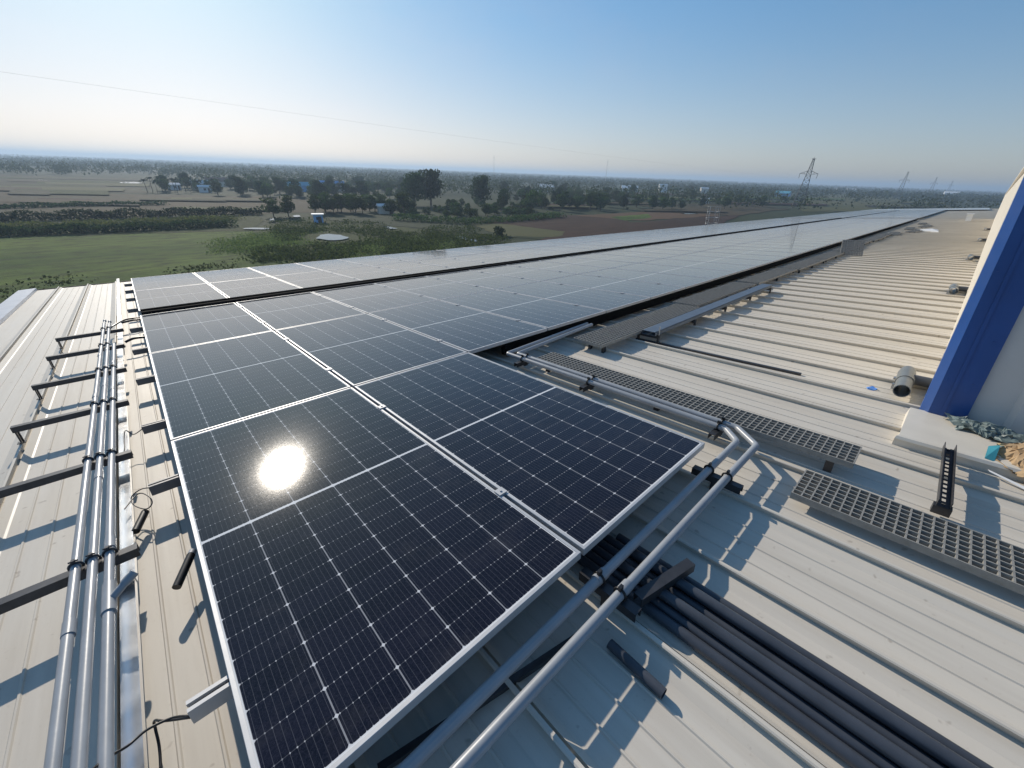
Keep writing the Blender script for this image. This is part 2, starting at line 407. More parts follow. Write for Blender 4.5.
cb = MB()                                                         # upstand flashing box at the foot of the parapet end
cb.add([(2.36, -3.05, PAN + .075), (2.955, -3.06, PAN + .06), (2.955, -7, PAN + .06), (2.36, -7, PAN + .075), (2.34, -3.04, PAN + .070), (2.34, -7, PAN + .070),
        (2.33, -3.035, PAN + .052), (2.33, -7, PAN + .052), (2.345, -3.035, PAN + .05), (2.345, -7, PAN + .05), (2.345, -3.035, PAN), (2.345, -7, PAN), (2.955, -3.05, PAN), (2.36, -3.05, PAN)],
       [(0, 1, 2, 3), (4, 0, 3, 5), (6, 4, 5, 7), (8, 6, 7, 9), (10, 8, 9, 11), (13, 12, 1, 0), (10, 13, 0, 4)])
part('upstand_flashing', cb, CREAM, bld)
# ------------------------------------------------------------------ solar panels
PW, PL = 1.134, 2.278
P_X, P_Y = 1.154, 2.298
FR = 0.013
fm = MB()                                                         # frame: lip, side walls
def ring(z, o): a, b = PW / 2 - o, PL / 2 - o; return [(-a, -b, z), (a, -b, z), (a, b, z), (-a, b, z)]
loops = [ring(-.035, .030), ring(-.035, 0), ring(-.0012, 0), ring(0, .0012), ring(0, FR), ring(-.003, FR)]
fm.add([q for lp in loops for q in lp], [(i * 4 + j, i * 4 + (j + 1) % 4, (i + 1) * 4 + (j + 1) % 4, (i + 1) * 4 + j) for i in range(5) for j in range(4)])
frame_me = fm.mesh('panel_frame', ALU)
gm = MB(); a, b = PW / 2 - FR + .001, PL / 2 - FR + .001
gm.add([(-a, -b, -.0025), (a, -b, -.0025), (a, b, -.0025), (-a, b, -.0025)], [(0, 1, 2, 3)])
gm.add([(-a, -b, -.009), (a, -b, -.009), (a, b, -.009), (-a, b, -.009)], [(3, 2, 1, 0)])
glass_me = gm.mesh('cell_glass', CELLS)
km = MB(); km.box((-.010, -.022, -.036), (.010, .022, .003)); km.box((-.024, -.022, .003), (.024, .022, .007)); km.tube([(0, 0, .007), (0, 0, .012)], .006, 8)
clamp_me = km.mesh('panel_clamp', ALU)
sm_ = MB(); sm_.add([q for lp in loops for q in lp], [(i * 4 + j, i * 4 + (j + 1) % 4, (i + 1) * 4 + (j + 1) % 4, (i + 1) * 4 + j) for i in range(5) for j in range(4)])
sm_.add([(-a, -b, -.0025), (a, -b, -.0025), (a, b, -.0025), (-a, b, -.0025)], [(0, 1, 2, 3)])
far_me = sm_.mesh('solar_panel_far', [ALU, CELLS]); far_me.polygons[len(far_me.polygons) - 1].material_index = 1

ORD = ['first', 'second', 'third', 'fourth', 'fifth', 'sixth', 'seventh', 'eighth', 'ninth', 'tenth', 'eleventh', 'twelfth', 'thirteenth', 'fourteenth']
def panel(col, yc, label, group, clamps=True, x=None):
    """one module; col -1 is the leftmost column"""
    x = (col + .5) * P_X if x is None else x
    jit = Matrix.Rotation(random.uniform(-.0008, .0008), 4, 'X') @ Matrix.Rotation(random.uniform(-.0008, .0008), 4, 'Y')
    t = thing('solar_panel', label, 'solar panel', roof_mat(x, yc, 0) @ jit, group)
    link('frame', frame_me, t); link('cell_glass', glass_me, t)
    if clamps:
        for s in (-.28, .28):
            c = link('clamp', clamp_me, t); c.location = (PW / 2 + .010, s * PL, 0)
    return t
panel(-1, -P_Y / 2, 'dark solar panel with the sun glaring on it, nearest left corner of the array', 'front solar panels')
panel(0, -P_Y / 2, 'dark solar panel with a dusty smudge beside the two front conduits', 'front solar panels', False)
NC = 40
rows = [(P_Y * .5, 'front row of the near block', 'panels in the front row of the near block'),
        (P_Y * 1.5, 'back row of the near block', 'panels in the back row of the near block'),
        (4.97 + P_Y * .5, 'front row of the far block', 'panels in the front row of the far block'),
        (4.97 + P_Y * 1.5, 'eave row of the far block', 'panels in the eave row of the far block')]
for yc, rn, grp in rows:
    for c in range(-1, NC - 1):
        if c < 12:
            lb = '%s solar panel from the left in the %s' % (ORD[c + 1], rn)
            if c == -1: lb = 'leftmost solar panel of the %s' % rn
        else: lb = 'pale hazy solar panel farther along the %s' % rn
        panel(c, yc, lb, grp, c < 5)
x2 = 46.6
for r_, yc in enumerate([P_Y * .5, P_Y * 1.5, 4.97 + P_Y * .5, 4.97 + P_Y * 1.5]):
    for c in range(33):
        o = link('solar_panel', far_me); o.matrix_world = roof_mat(x2 + (c + .5) * P_X, yc, 0)
        tag(o, 'small distant solar panel in the block beyond the cross gap', 'solar panel', 'distant panels beyond the cross gap')
dm = MB()
for c in range(14):
    for r_ in range(6):
        x_, y_ = 85.6 + c * P_X, -4.2 + r_ * P_Y
        dm.box((x_, y_, -.035), (x_ + PW, y_ + PL, 0))
o = solo('solar_panels', dm, CELLS, 'farthest pale block of solar panels at the end of the roof', 'solar panels'); o['kind'] = 'stuff'

# rails under the panels and their feet on the ribs
RAIL_SHADE = simple('shaded_rail', (.16, .16, .165), .5, .5, .12, 10)  # darker copy of the rail metal, shade of the faces put into the colour
def rail(y, x0, x1, label, group, mat=None):
    mat = mat or (ALU if y < -1 else RAIL_SHADE)
    t = thing('mounting_rail', label, 'rail', roof_mat(0, y, 0), group)
    b_ = MB(); zt, zb = -.037, -.093
    b_.box((x0, -.020, zb), (x1, -.016, zt)); b_.box((x0, .016, zb), (x1, .020, zt)); b_.box((x0, -.0159, zb), (x1, .0159, zb + .004))
    b_.box((x0, -.0159, zt - .012), (x1, -.007, zt)); b_.box((x0, .007, zt - .012), (x1, .0159, zt))
    part('rail_channel', b_, mat, t)
    for xr in xs_rib:
        if x0 < xr < min(x1, 5): link('foot', foot_me, t).location = (xr, 0, 0)
    return t
foot_me = MB().box((-.025, -.019, PAN + RIB + .001), (.025, .019, -.094)).mesh('foot', ALU)
RG = 'mounting rails under the panels'
for y_, x1_, nm in ((-1.83, 1.13, 'nearest pale rail stub poking out with a black cable beside the front panel'), (-.41, 1.13, 'dark rail stub beside the glaring panel with a cable loop'),
                (.47, 45, 'rail stub beside the first panel of the front row, lower of the two'), (1.62, 45, 'rail stub beside the first panel of the front row, upper of the two'),
                (2.75, 45, 'rail stub beside the back row panel, lower of the two'), (3.95, 45, 'rail stub beside the back row panel, upper of the two'),
                (5.5, 45, 'rail stub under the far block, lowest of its four'), (6.7, 45, 'rail stub under the far block, second from the dark gap'), (7.8, 45, 'rail stub under the far block, third from the dark gap'), (8.9, 45, 'rail stub under the far block nearest the eave')):
    rail(y_, -P_X - (.100 if y_ < -1 else .125), x1_, nm, RG)

# ------------------------------------------------------------------ conduits on the left
def conduit(name, label, pts, r, mat, group=None, couple=(), cat='conduit', fillet=0.022):
    t = thing(name, label, cat, M, group)
    P = [Vector(p) for p in pts]; out = [P[0]]
    for i in range(1, len(P) - 1):                                # round the bends
        a, b = (P[i - 1] - P[i]).normalized(), (P[i + 1] - P[i]).normalized()
        p0, p1 = P[i] + a * fillet, P[i] + b * fillet
        for k in range(6):
            s = k / 5; out.append((p0 * (1 - s) + P[i] * s) * (1 - s) + (P[i] * (1 - s) + p1 * s) * s)
    out.append(P[-1])
    part('pipe', MB().tube(out, r, 16), mat, t)
    for a, b in couple: part('coupling', MB().tube([a, b], r * 1.16, 16), mat, t)
    return t
zc = -.012
cgl = 'grey conduits beside the left edge of the panels'
xa = (-1.515, -1.465, -1.415)
far_y = (4.42, 4.30, 3.05)
lab = ('leftmost of three grey conduits running beside the bright steel strip', 'middle of three grey conduits running beside the bright steel strip', 'grey conduit closest to the bright steel strip, with a tee branch')
for i in range(3):
    cps = [((xa[i], yy, zc), (xa[i], yy + .07, zc)) for yy in ((-1.32, 1.25, 2.6), (-.2, 1.5, 2.8), (-.9, 1.35, 2.2))[i]]
    t = conduit('conduit', lab[i], [(xa[i] - .004, -4.6, zc), (xa[i], 0, zc), (xa[i] + .004, far_y[i], zc)], .0160, PVC, cgl, cps)
    if i < 2:
        part('end_fitting', MB().tube([(xa[i] + .004, far_y[i], zc), (xa[i] + .004, far_y[i] + .22, zc - .01)], .010, 10).tube([(xa[i] + .004, far_y[i] + .22, zc - .01), (xa[i] + .004, far_y[i] + .27, zc - .01)], .018, 12), PVC, t)
    else:
        part('tee_branch', MB().tube([(xa[2], -1.30, zc), (xa[2], -1.14, zc)], .021, 16).tube([(xa[2], -1.24, zc), (xa[2] + .055, -1.21, zc + .03)], .013, 14).tube([(xa[2] + .05, -1.212, zc + .028), (xa[2] + .085, -1.195, zc + .045)], .016, 14), PVC, t)

ay = (-.93, .09, 1.08, 2.06, 3.08, 4.0)
nm_ = ('nearest', 'second nearest', 'third nearest', 'fourth nearest', 'fifth nearest', 'farthest')
for k, y_ in enumerate(ay):
    t = thing('support_arm', 'backlit dark slotted support arm under the left conduits, %s of the six' % nm_[k], 'support arm', roof_mat(0, y_, 0), 'support arms under the left conduits')
    zt = zc - .0165; b_ = MB()
    b_.box((-1.935, -.0205, zt - .003), (-1.335, .0205, zt)); b_.box((-1.935, -.0205, zt - .041), (-1.335, -.0175, zt - .0031)); b_.box((-1.935, .0175, zt - .041), (-1.335, .0205, zt - .0031))
    part('channel', b_, STRUT, t)
    l_ = MB(); l_.box((-1.945, -.02, PAN + RIB + .004), (-1.905, .02, PAN + RIB + .009)); l_.box((-1.928, -.018, PAN + RIB + .009), (-1.922, .018, zt - .042)); l_.tube([(-1.915, 0, PAN + RIB), (-1.915, 0, zt - .0)], .005, 8)
    part('bracket', l_, STRUT, t)
    for i in range(3):
        if y_ > far_y[i]: continue
        s_ = MB(); pts = [(xa[i] + 0.0205 * math.cos(q), 0, zc + 0.0205 * math.sin(q)) for q in [math.pi * (-.15 + 1.3 * j / 10) for j in range(11)]]
        s_.tube(pts, .0045, 8); s_.box((xa[i] - .005, -.007, zc + .018), (xa[i] + .005, .007, zc + .034)); s_.tube([(xa[i] - .014, 0, zc + .028), (xa[i] + .014, 0, zc + .028)], .0035, 6)
        part('pipe_clamp', s_, STRUT, t)

tr_ = MB()
for j, (y0_, y1_, dx) in enumerate(((-4.6, -1.0, 0), (-.995, 1.3, .003), (1.304, 3.4, -.002), (3.404, 5.6, .006), (5.604, 8.0, .0), (8.004, 11.05, .004))):
    w_ = .024
    tr_.box((-1.400 - w_ + dx, y0_, PAN + .071), (-1.400 + w_ + dx, y1_, PAN + .075)); tr_.box((-1.400 - w_ + dx, y0_, PAN + .047), (-1.400 - w_ + .002 + dx, y1_, PAN + .0709)); tr_.box((-1.400 + w_ - .002 + dx, y0_, PAN + .047), (-1.400 + w_ + dx, y1_, PAN + .0709))
solo('cable_tray', tr_, FOIL, 'bright reflective steel cable tray strip between the left conduits and the panels', 'cable tray')

# black cables by the rail stubs
def cable(label, pts, r=.0032, sub=8):
    P = [Vector(p) for p in pts]; out = []
    for i in range(len(P) - 1):
        p0, p1, p2, p3 = P[max(i - 1, 0)], P[i], P[i + 1], P[min(i + 2, len(P) - 1)]
        for k in range(sub):
            s = k / sub
            out.append(.5 * ((2 * p1) + (p2 - p0) * s + (2 * p0 - 5 * p1 + 4 * p2 - p3) * s * s + (3 * p1 - p0 - 3 * p2 + p3) * s ** 3))
    out.append(P[-1])
    return solo('cable', MB().tube(out, r, 8), CABLE, label, 'cable', None, 'black cables hanging from the rail ends')
zp = PAN + .01
cable('black cable arching from the nearest rail stub over the bright strip', [(-1.255, -1.84, -0.065), (-1.299, -1.789, -0.09), (-1.352, -1.78, -0.085), (-1.391, -1.8, -0.075), (-1.417, -1.825, -0.045), (-1.435, -1.882, 0.012), (-1.475, -1.93, 0.012), (-1.53, -2.02, 0.012)], .0038)
cable('black cable drooping from the nearest rail stub onto the roof', [(-1.255, -1.843, -0.068), (-1.317, -1.775, -0.1), (-1.345, -1.735, -0.12), (-1.352, -1.74, -0.15), (-1.355, -1.79, -0.183), (-1.36, -1.95, -0.19), (-1.355, -2.2, -0.19)], .0038)
cable('looped black cable at the dark rail stub beside the glare', [(-1.25, -0.42, -0.06), (-1.314, -0.338, -0.08), (-1.362, -0.346, -0.1), (-1.358, -0.424, -0.11), (-1.313, -0.509, -0.11), (-1.285, -0.489, -0.1), (-1.295, -0.419, -0.09), (-1.334, -0.359, -0.09), (-1.389, -0.468, -0.09)], .003)
cable('black cable bent up from the rail stub below the first row seam', [(-1.28, .47, -.06), (-1.33, .47, -.08), (-1.36, .50, -.05), (-1.375, .42, -.07), (-1.38, .30, -.09), (-1.40, .22, -.11)], .003)
cable('two turned black cable in the walkway gap on the left', [(-1.14, 4.75, -.06), (-1.3, 4.72, -.05), (-1.42, 4.55, -.07), (-1.5, 4.3, -.08), (-1.56, 4.1, -.11)], .012)
cable('short thick black cable below the dark walkway gap', [(-1.12, 4.68, -.08), (-1.22, 4.64, -.06), (-1.36, 4.62, -.07)], .014)
cable('black cable lying below the second rail stub of the back row', [(-1.14, 3.35, -.05), (-1.25, 3.33, -.04), (-1.33, 3.30, -.06)], .014)

SLEEVE_SHADE = simple('sleeve_and_shade_black', (.006, .006, .006), .9, 0, .1, 10, 0, .05)
d_ = MB(); d_.box((1.62, .004, PAN + .052), (45.4, .05, -.045))  # box added to darken the shaded band below the panel edge
solo('front_edge_shade', d_, SLEEVE_SHADE, 'long black box added as shade under the front edge of the panels', 'added shade')
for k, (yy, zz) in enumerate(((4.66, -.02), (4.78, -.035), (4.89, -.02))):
    solo('cable_bundle', MB().tube([(-1.12, yy, zz), (20, yy + .01, zz - .01), (45.4, yy, zz)], .055, 10), SLEEVE_SHADE, ('black cable bundle in the walkway gap, nearest side', 'black cable bundle along the middle of the walkway gap', 'black cable bundle in the walkway gap, side of the far block')[k], 'cable bundle')

def tube_piece(label, a, b, r, cap=True):
    t = thing('cable_sleeve', label, 'cable sleeve', M, None)
    part('sleeve', MB().tube([a, b], r, 14), BLACK, t)
    if cap:
        d = (Vector(a) - Vector(b)).normalized(); part('ring', MB().tube([Vector(a) + d * .004, Vector(a) + d * .022], r * .92, 14), ALU, t)
tube_piece('black rubber sleeve hanging under the frame of the glaring panel', (-1.178, -1.08, -.085), (-1.245, -1.215, -.105), .016)
tube_piece('short black rubber sleeve lying against the bright strip', (-1.322, -.50, -.13), (-1.366, -.63, -.14), .017, False)

# ------------------------------------------------------------------ conduits in front of the array
zf = -.08; rf = .0198
g2 = 'twin conduits around the front panels'
ct = [((x, -2.470, zf), (x + .06, -2.470, zf)) for x in (.0,)]
conduit('conduit', 'outer of the twin grey conduits bending round the front panel corner', [(-1.9, -2.470, zf), (1.466, -2.474, zf), (1.612, -2.312, zf), (1.605, -.22, zf), (3.0, -.10, zf)], rf, PVC, g2, ct)
conduit('conduit', 'inner of the twin grey conduits passing closest to the front panel frame', [(-1.9, -2.374, zf), (1.430, -2.376, zf), (1.540, -2.270, zf), (1.535, -.14, zf), (3.0, -.03, zf)], rf, PVC, g2, [((-.02, -2.374, zf), (.04, -2.374, zf))])

def pipe_support(label, x, y, along_y, pipes):
    """short dark channel over a rib with clamps on the pipes that cross it"""
    t = thing('pipe_support', label, 'pipe support', roof_mat(x, y, 0, math.pi / 2 if along_y else 0), 'supports of the twin conduits')
    z = zf - rf; b_ = MB(); b_.box((-.13, -.0205, z - .0035), (.13, .0205, z - .0005)); b_.box((-.13, -.0205, z - .041), (.13, -.0175, z - .0036)); b_.box((-.13, .0175, z - .041), (.13, .0205, z - .0036))
    part('channel', b_, STRUT, t)
    f_ = MB(); f_.box((-.02, -.018, PAN + RIB + .002 if not along_y else PAN + .002), (.02, .018, z - .0415)); part('foot', f_, STRUT, t)
    for q in pipes:
        s_ = MB(); pts = [(q + .0245 * math.cos(a_), 0, zf + .0245 * math.sin(a_)) for a_ in [math.pi * (-.2 + 1.4 * j / 10) for j in range(11)]]
        s_.tube(pts, .005, 8); s_.box((q - .006, -.01, zf + .021), (q + .006, .01, zf + .042)); part('pipe_clamp', s_, BLACK, t)
pipe_support('black clamp channel under the twin conduits beside the front panel corner', 1.024, -2.423, True, (-.048, .048))
pipe_support('black clamp channel under the twin conduits at the joint between the front panels', 0.0, -2.423, True, (-.048, .048))
pipe_support('black clamp at the bend of the twin conduits near the grating', 1.575, -2.22, False, (-.035, .035))
pipe_support('black clamp half way along the twin conduits beside the grating', 1.57, -1.16, False, (-.035, .035))
pipe_support('black clamp of the twin conduits by the empty corner of the array', 1.57, -.36, False, (-.035, .035))

# loose pieces
def strut_piece(name, label, a, b, wd=.041, slots=False, mat=STRUT, ht=.041, web=0.0):
    A, B = Vector(a), Vector(b); d = (B - A); Ln = d.length; rz = math.atan2(d.y, d.x)
    t = thing(name, label, 'strut channel', M @ Matrix.Translation(A) @ Matrix.Rotation(rz, 4, 'Z') @ Matrix.Rotation(-math.asin(d.z / Ln), 4, 'Y'))
    m_ = MB(); h2 = wd / 2
    m_.box((0, -h2, -ht), (Ln, -h2 + .003, 0)); m_.box((0, h2 - .003, -ht), (Ln, h2, 0))
    if slots:
        k = int(Ln / .05)
        for sgn in (-1, 1): m_.box((0, min(sgn * h2 - sgn * .0031, sgn * .0075), -.003 + web), (Ln, max(sgn * h2 - sgn * .0031, sgn * .0075), -.0005 + web))
        for i in range(k + 1): m_.box((i * .05 - .01 if i else 0, -.0074, -.003 + web), (min(Ln, i * .05 + .01), .0074, -.0006 + web))
    else: m_.box((0, -h2 + .0031, -.003), (Ln, h2 - .0031, 0))
    part('channel', m_, mat, t); return t
strut_piece('strut_channel', 'dark loose strut lying across the bundle of black conduits', (.052, -2.518, -.095), (.352, -2.585, -.09))
t = strut_piece('strut_channel', 'perforated steel strut standing off the roof beside the cream upstand', (1.61, -3.285, -.095), (2.33, -3.275, -.085), .05, True, STRUT, .04, -.036)
part('foot', MB().box((0.0, -.034, -.085), (.04, .034, -.0405)), STRUT, t); part('foot', MB().box((.66, -.02, -.07), (.70, .02, -.0405)), STRUT, t)
bun = 'bundle of dark conduits at the front'
spots = [(.10, 0), (.146, 0), (.192, 0), (.238, 0), (.284, 0), (.33, 0)]
bl = ['leftmost dark conduit of the bundle on the roof', 'second dark conduit from the left in the bundle', 'third dark conduit from the left in the bundle', 'third dark conduit from the right in the bundle', 'second dark conduit from the right in the bundle', 'rightmost dark conduit of the bundle on the roof']
for i, (x, _) in enumerate(spots):
    dx = random.uniform(-.006, .006); e = random.uniform(-.15, .2)
    m_ = MB(); m_.pipe((x, -2.15 + e, PAN + .0225), (x + dx + .0, -6.6, PAN + .0225), .0215, .003, 18)
    solo('conduit', m_, PVC_DARK, bl[i], 'conduit', None, bun)
for x, zz, lb in ((.170, .062, 'dark conduit resting on top of the bundle, left one'), (.265, .062, 'dark conduit resting on top of the bundle, right one')):
    m_ = MB(); m_.pipe((x, -2.35, PAN + zz), (x - .004, -6.4, PAN + zz), .0215, .003, 18); solo('conduit', m_, PVC_DARK, lb, 'conduit', None, bun)
m_ = MB(); m_.pipe((-.125, -2.52, PAN + .022), (-.135, -2.735, PAN + .022), .0185, .003, 18); solo('pipe_offcut', m_, PVC_DARK, 'short dark pipe offcut lying alone in the shade on the roof', 'pipe')
m_ = MB(); m_.bar((-.90, -2.28, PAN + .03), (-.19, -2.43, PAN + .03), .022, .022); solo('dark_sliver', m_, STRUT, 'thin dark batten lying under the front conduits', 'sliver')  # thin dark bar added as a dark streak on the roof
m_ = MB(); m_.bar((3.20, -.62, PAN + .012), (3.27, -2.30, PAN + .012), .03, .02); solo('flat_bar', m_, STRUT, 'thin dark bar lying along a roof rib', 'bar')
m_ = MB(); rr = [(.045 * random.uniform(.7, 1.1) * math.cos(q), .03 * random.uniform(.8, 1.2) * math.sin(q)) for q in [k * math.pi / 4 for k in range(8)]]
m_.add([(3.34 + a_, -2.80 + b_, PAN + .006 + .01 * (i % 3 == 0)) for i, (a_, b_) in enumerate(rr)] + [(3.34 + a_, -2.80 + b_, PAN + .001) for a_, b_ in rr], [tuple(range(8))] + [(i, i + 8, (i + 1) % 8 + 8, (i + 1) % 8) for i in range(8)])
solo('plastic_scrap', m_, simple('light_blue_plastic', (.08, .27, .72), .4), 'small light blue plastic scrap on the roof near the tee pipe', 'scrap')

# ------------------------------------------------------------------ gratings
def grating_mesh(L_, nw, cell=.040, ht=.036, bar=.0065, name='grating'):
    """moulded walkway grating: along local +x, nw cells wide in y"""
    nl = round(L_ / cell); m_ = MB(); Wd = nw * cell; Ln = nl * cell
    for j in range(nw + 1): m_.box((-bar / 2, j * cell - bar / 2, -ht), (Ln + bar / 2, j * cell + bar / 2, 0))
    for i in range(nl + 1):
        for j in range(nw): m_.box((i * cell - bar / 2, j * cell + bar / 2 + .0002, -ht + .003), (i * cell + bar / 2, (j + 1) * cell - bar / 2 - .0002, -.0008))
    return m_.mesh(name, GRATE)
def grating(label, x, y, z, rz, me, legs, group=None):
    t = thing('walkway_grating', label, 'grating', roof_mat(x, y, z, rz), group)
    link('grid_panel', me, t)
    if legs:
        for a_ in legs:
            for b_ in (.02, .20): part('foot', MB().box((a_ - .02, b_, PAN - z + RIB * .1), (a_ + .02, b_ + .03, -.0365)), STRUT, t)
    return t
gA = grating_mesh(2.48, 6); gB = grating_mesh(1.4, 7); gC = grating_mesh(2.4, 9, .042)
grating('long walkway grating raised beside the twin conduits', 1.905, -2.912, -.085, math.pi / 2, gA, (.1, 1.2, 2.35))
grating('walkway grating lying flat on the roof at the right edge', 1.475, -4.14, PAN + .084, math.pi / 2, gB, None)
lbs = ['first', 'second', 'third', 'fourth', 'fifth', 'sixth', 'seventh', 'eighth', 'ninth']
for k in range(9):
    x = 2.42 + k * 2.52
    grating('%s grating of the walkway along the front edge of the panels' % lbs[k], x, -.60 + random.uniform(-.07, .05), -.085 + random.uniform(-.006, .006), random.uniform(-.014, .014), gC, (.1, 1.2, 2.3), 'gratings along the front edge of the panels')
for k, (x, y) in enumerate(((24.6, -.9), (27.2, -1.25), (29.8, -1.0), (33, -1.3), (37, -1.0))):
    grating('stacked grating lying crooked beyond the walkway, number out to the far end' if False else ['grating left crooked past the end of the walkway', 'grating askew on the roof second past the walkway', 'grating askew on the roof third past the walkway', 'grating lying fourth past the walkway', 'farthest grating lying on the roof'][k], x, y, PAN + .09, (.06, -.08, .05, -.04, .03)[k], gC, (.1, 2.2), 'gratings left past the walkway')
t = thing('walkway_grating', 'square of grating leaning upright near the middle of the walkway', 'grating', roof_mat(14.4, -.62, PAN + .05, -1.2) @ Matrix.Rotation(math.radians(62), 4, 'X'))
link('grid_panel', grating_mesh(.5, 8, .055, .03, .03), t)

# steel cable tray along the front
t = thing('cable_tray', 'bluish steel cable tray raised on feet beside the front walkway grating', 'cable tray', roof_mat(3.15, -.88, 0))
m_ = MB(); Lt = 4.1; m_.box((0, 0, -.10), (Lt, .17, -.097)); m_.box((0, 0, -.0969), (Lt, .003, -.06)); m_.box((0, .167, -.0969), (Lt, .17, -.06)); m_.box((0, .01, -.058), (Lt, .16, -.055))
part('tray', m_, simple('blue_grey_galvanised', (.15, .18, .22), .5, .6, .1, 8), t)
for a_ in (.05, 1.0, 2.0, 3.0, 4.0):
    f_ = MB(); f_.box((a_, -.02, -.142), (a_ + .041, .25, -.101)); f_.box((a_, -.02, PAN), (a_ + .03, 0, -.143)); f_.box((a_, .23, PAN), (a_ + .03, .25, -.143))
    part('tray_foot', f_, STRUT, t)
part('threaded_rod', MB().tube([(.07, -.01, -.15), (.07, -.01, -.0)], .008, 8), GALV, t)

# ------------------------------------------------------------------ drain tees along the parapet
def wall_y(x): return PY + (x - PX) * math.tan(pyaw)
TEE = simple('grey_drain_pvc', (0.155, 0.165, 0.165), 0.4, 0.0, 0.10, 9, 0.02)
def drain(label, x, k=1.0):
    y = wall_y(x); t = thing('drain_tee', label, 'drain pipe', roof_mat(x, y + .17, PAN + RIB + .055), 'drain tees along the parapet')
    r = .052
    part('pipe', MB().pipe((-.46 * k, -.012, 0), (.10, .0, 0), r, .005, 22), TEE, t)
    part('coupling', MB().pipe((-.22, -.008, 0), (.02, 0, 0), r * 1.12, .006, 22), TEE, t)
    part('branch', MB().tube([(-.10, -.04, 0), (-.10, -.165, .0)], r * .8, 18), PVC_DARK, t)
    part('bracket', MB().box((-.16, -.06, -.10), (-.12, .06, -.055)), GALV, t); part('bracket', MB().box((.02, -.07, -.10), (.06, .07, -.055)), GALV, t)
for lb, x in (('big grey tee pipe with its open end at the blue corner of the parapet', 3.62), ('grey drain tee next along the parapet past the blue corner', 9.2), ('third grey drain tee along the foot of the parapet', 15.2),
              ('fourth small drain tee along the foot of the parapet', 22.5), ('farthest visible drain tee along the foot of the parapet', 31)): drain(lb, x)
m_ = MB(); m_.box((44, -2.9, PAN + .05), (44.7, -2.6, PAN + .5)); m_.box((43.9, -2.95, PAN + .5), (44.8, -2.55, PAN + .53)); solo('equipment_box', m_, WHITE, 'small white box far along the foot of the parapet', 'box')
m_ = MB(); m_.add([(28.5, -2.0, PAN + .06), (30.1, -1.9, PAN + .075), (30.3, -1.2, PAN + .06), (28.9, -1.3, PAN + .1), (29.3, -1.7, PAN + .16), (28.5, -2.0, PAN), (30.1, -1.9, PAN), (30.3, -1.2, PAN), (28.9, -1.3, PAN)],
      [(0, 1, 4), (1, 2, 4), (2, 3, 4), (3, 0, 4), (0, 5, 6, 1), (1, 6, 7, 2), (2, 7, 8, 3), (3, 8, 5, 0)])
solo('plastic_sheet', m_, WHITE, 'white scrap sheet lying on the far ribbed roof', 'sheet')

# ------------------------------------------------------------------ litter by the upstand
def crumple(name, label, cat, pts, mat, seed, amp, sub=4, mw=None):
    """a thin sheet folded over given control quad grid, crumpled"""
    rr = np.random.default_rng(seed); G = np.array(pts, float); a_, b_ = G.shape[:2]; U, V = (a_ - 1) * sub + 1, (b_ - 1) * sub + 1
    out = np.zeros((U, V, 3))
    for i in range(U):
        for j in range(V):
            u, v = i / sub, j / sub; i0, j0 = min(int(u), a_ - 2), min(int(v), b_ - 2); u -= i0; v -= j0
            out[i, j] = (G[i0, j0] * (1 - u) * (1 - v) + G[i0 + 1, j0] * u * (1 - v) + G[i0, j0 + 1] * (1 - u) * v + G[i0 + 1, j0 + 1] * u * v)
    co_ = rr.normal(0, amp, (a_ * 3, b_ * 3, 3))                     # broad folds, then fine creases
    for i in range(U):
        for j in range(V):
            u, v = i / (U - 1) * (a_ * 3 - 1.001), j / (V - 1) * (b_ * 3 - 1.001); i0, j0 = int(u), int(v); u -= i0; v -= j0
            out[i, j] += co_[i0, j0] * (1 - u) * (1 - v) + co_[i0 + 1, j0] * u * (1 - v) + co_[i0, j0 + 1] * (1 - u) * v + co_[i0 + 1, j0 + 1] * u * v
    out += rr.normal(0, amp * .28, out.shape); out[..., 2] = np.maximum(out[..., 2], PAN + .004)
    m_ = MB(); m_.add(out.reshape(-1, 3), [(i * V + j, i * V + j + 1, (i + 1) * V + j + 1, (i + 1) * V + j) for i in range(U - 1) for j in range(V - 1)])
    o = solo(name, m_, mat, label, cat); md = o.modifiers.new('thick', 'SOLIDIFY'); md.thickness = .0015; return o
zt = PAN + .066
pl = simple('dusty_clear_plastic', (.13, .17, .165), .5, 0, .45, 22); pl.node_tree.nodes['Principled BSDF'].inputs['Specular IOR Level'].default_value = .4
crumple('plastic_bag', 'crumpled grey green plastic bag on the cream upstand', 'plastic bag',
        [[(2.93, -3.24, zt), (2.90, -3.34, zt + .02), (2.88, -3.48, zt + .01), (2.85, -3.62, zt)], [(2.80, -3.26, zt + .05), (2.78, -3.38, zt + .07), (2.76, -3.48, zt + .06), (2.74, -3.64, zt + .05)],
         [(2.72, -3.30, zt), (2.70, -3.38, zt + .03), (2.66, -3.48, zt + .02), (2.66, -3.64, zt)]], pl, 3, .014, 10)
def sack_mat():
    m, t, p = new_mat('brown_paper_sack'); co = obj_co(t)
    c = mixc(t, ramp(t, noise(t, co, 7, 5), .3, .7), (.50, .36, .20), (.30, .19, .10))
    sp = nd(t, 'SeparateXYZ'); t.links.new(nd(t, 'UVMap').outputs[0], sp.inputs[0])
    t.links.new(c, p.inputs['Base Color']); p.inputs['Roughness'].default_value = .75; return m
SACK = sack_mat()
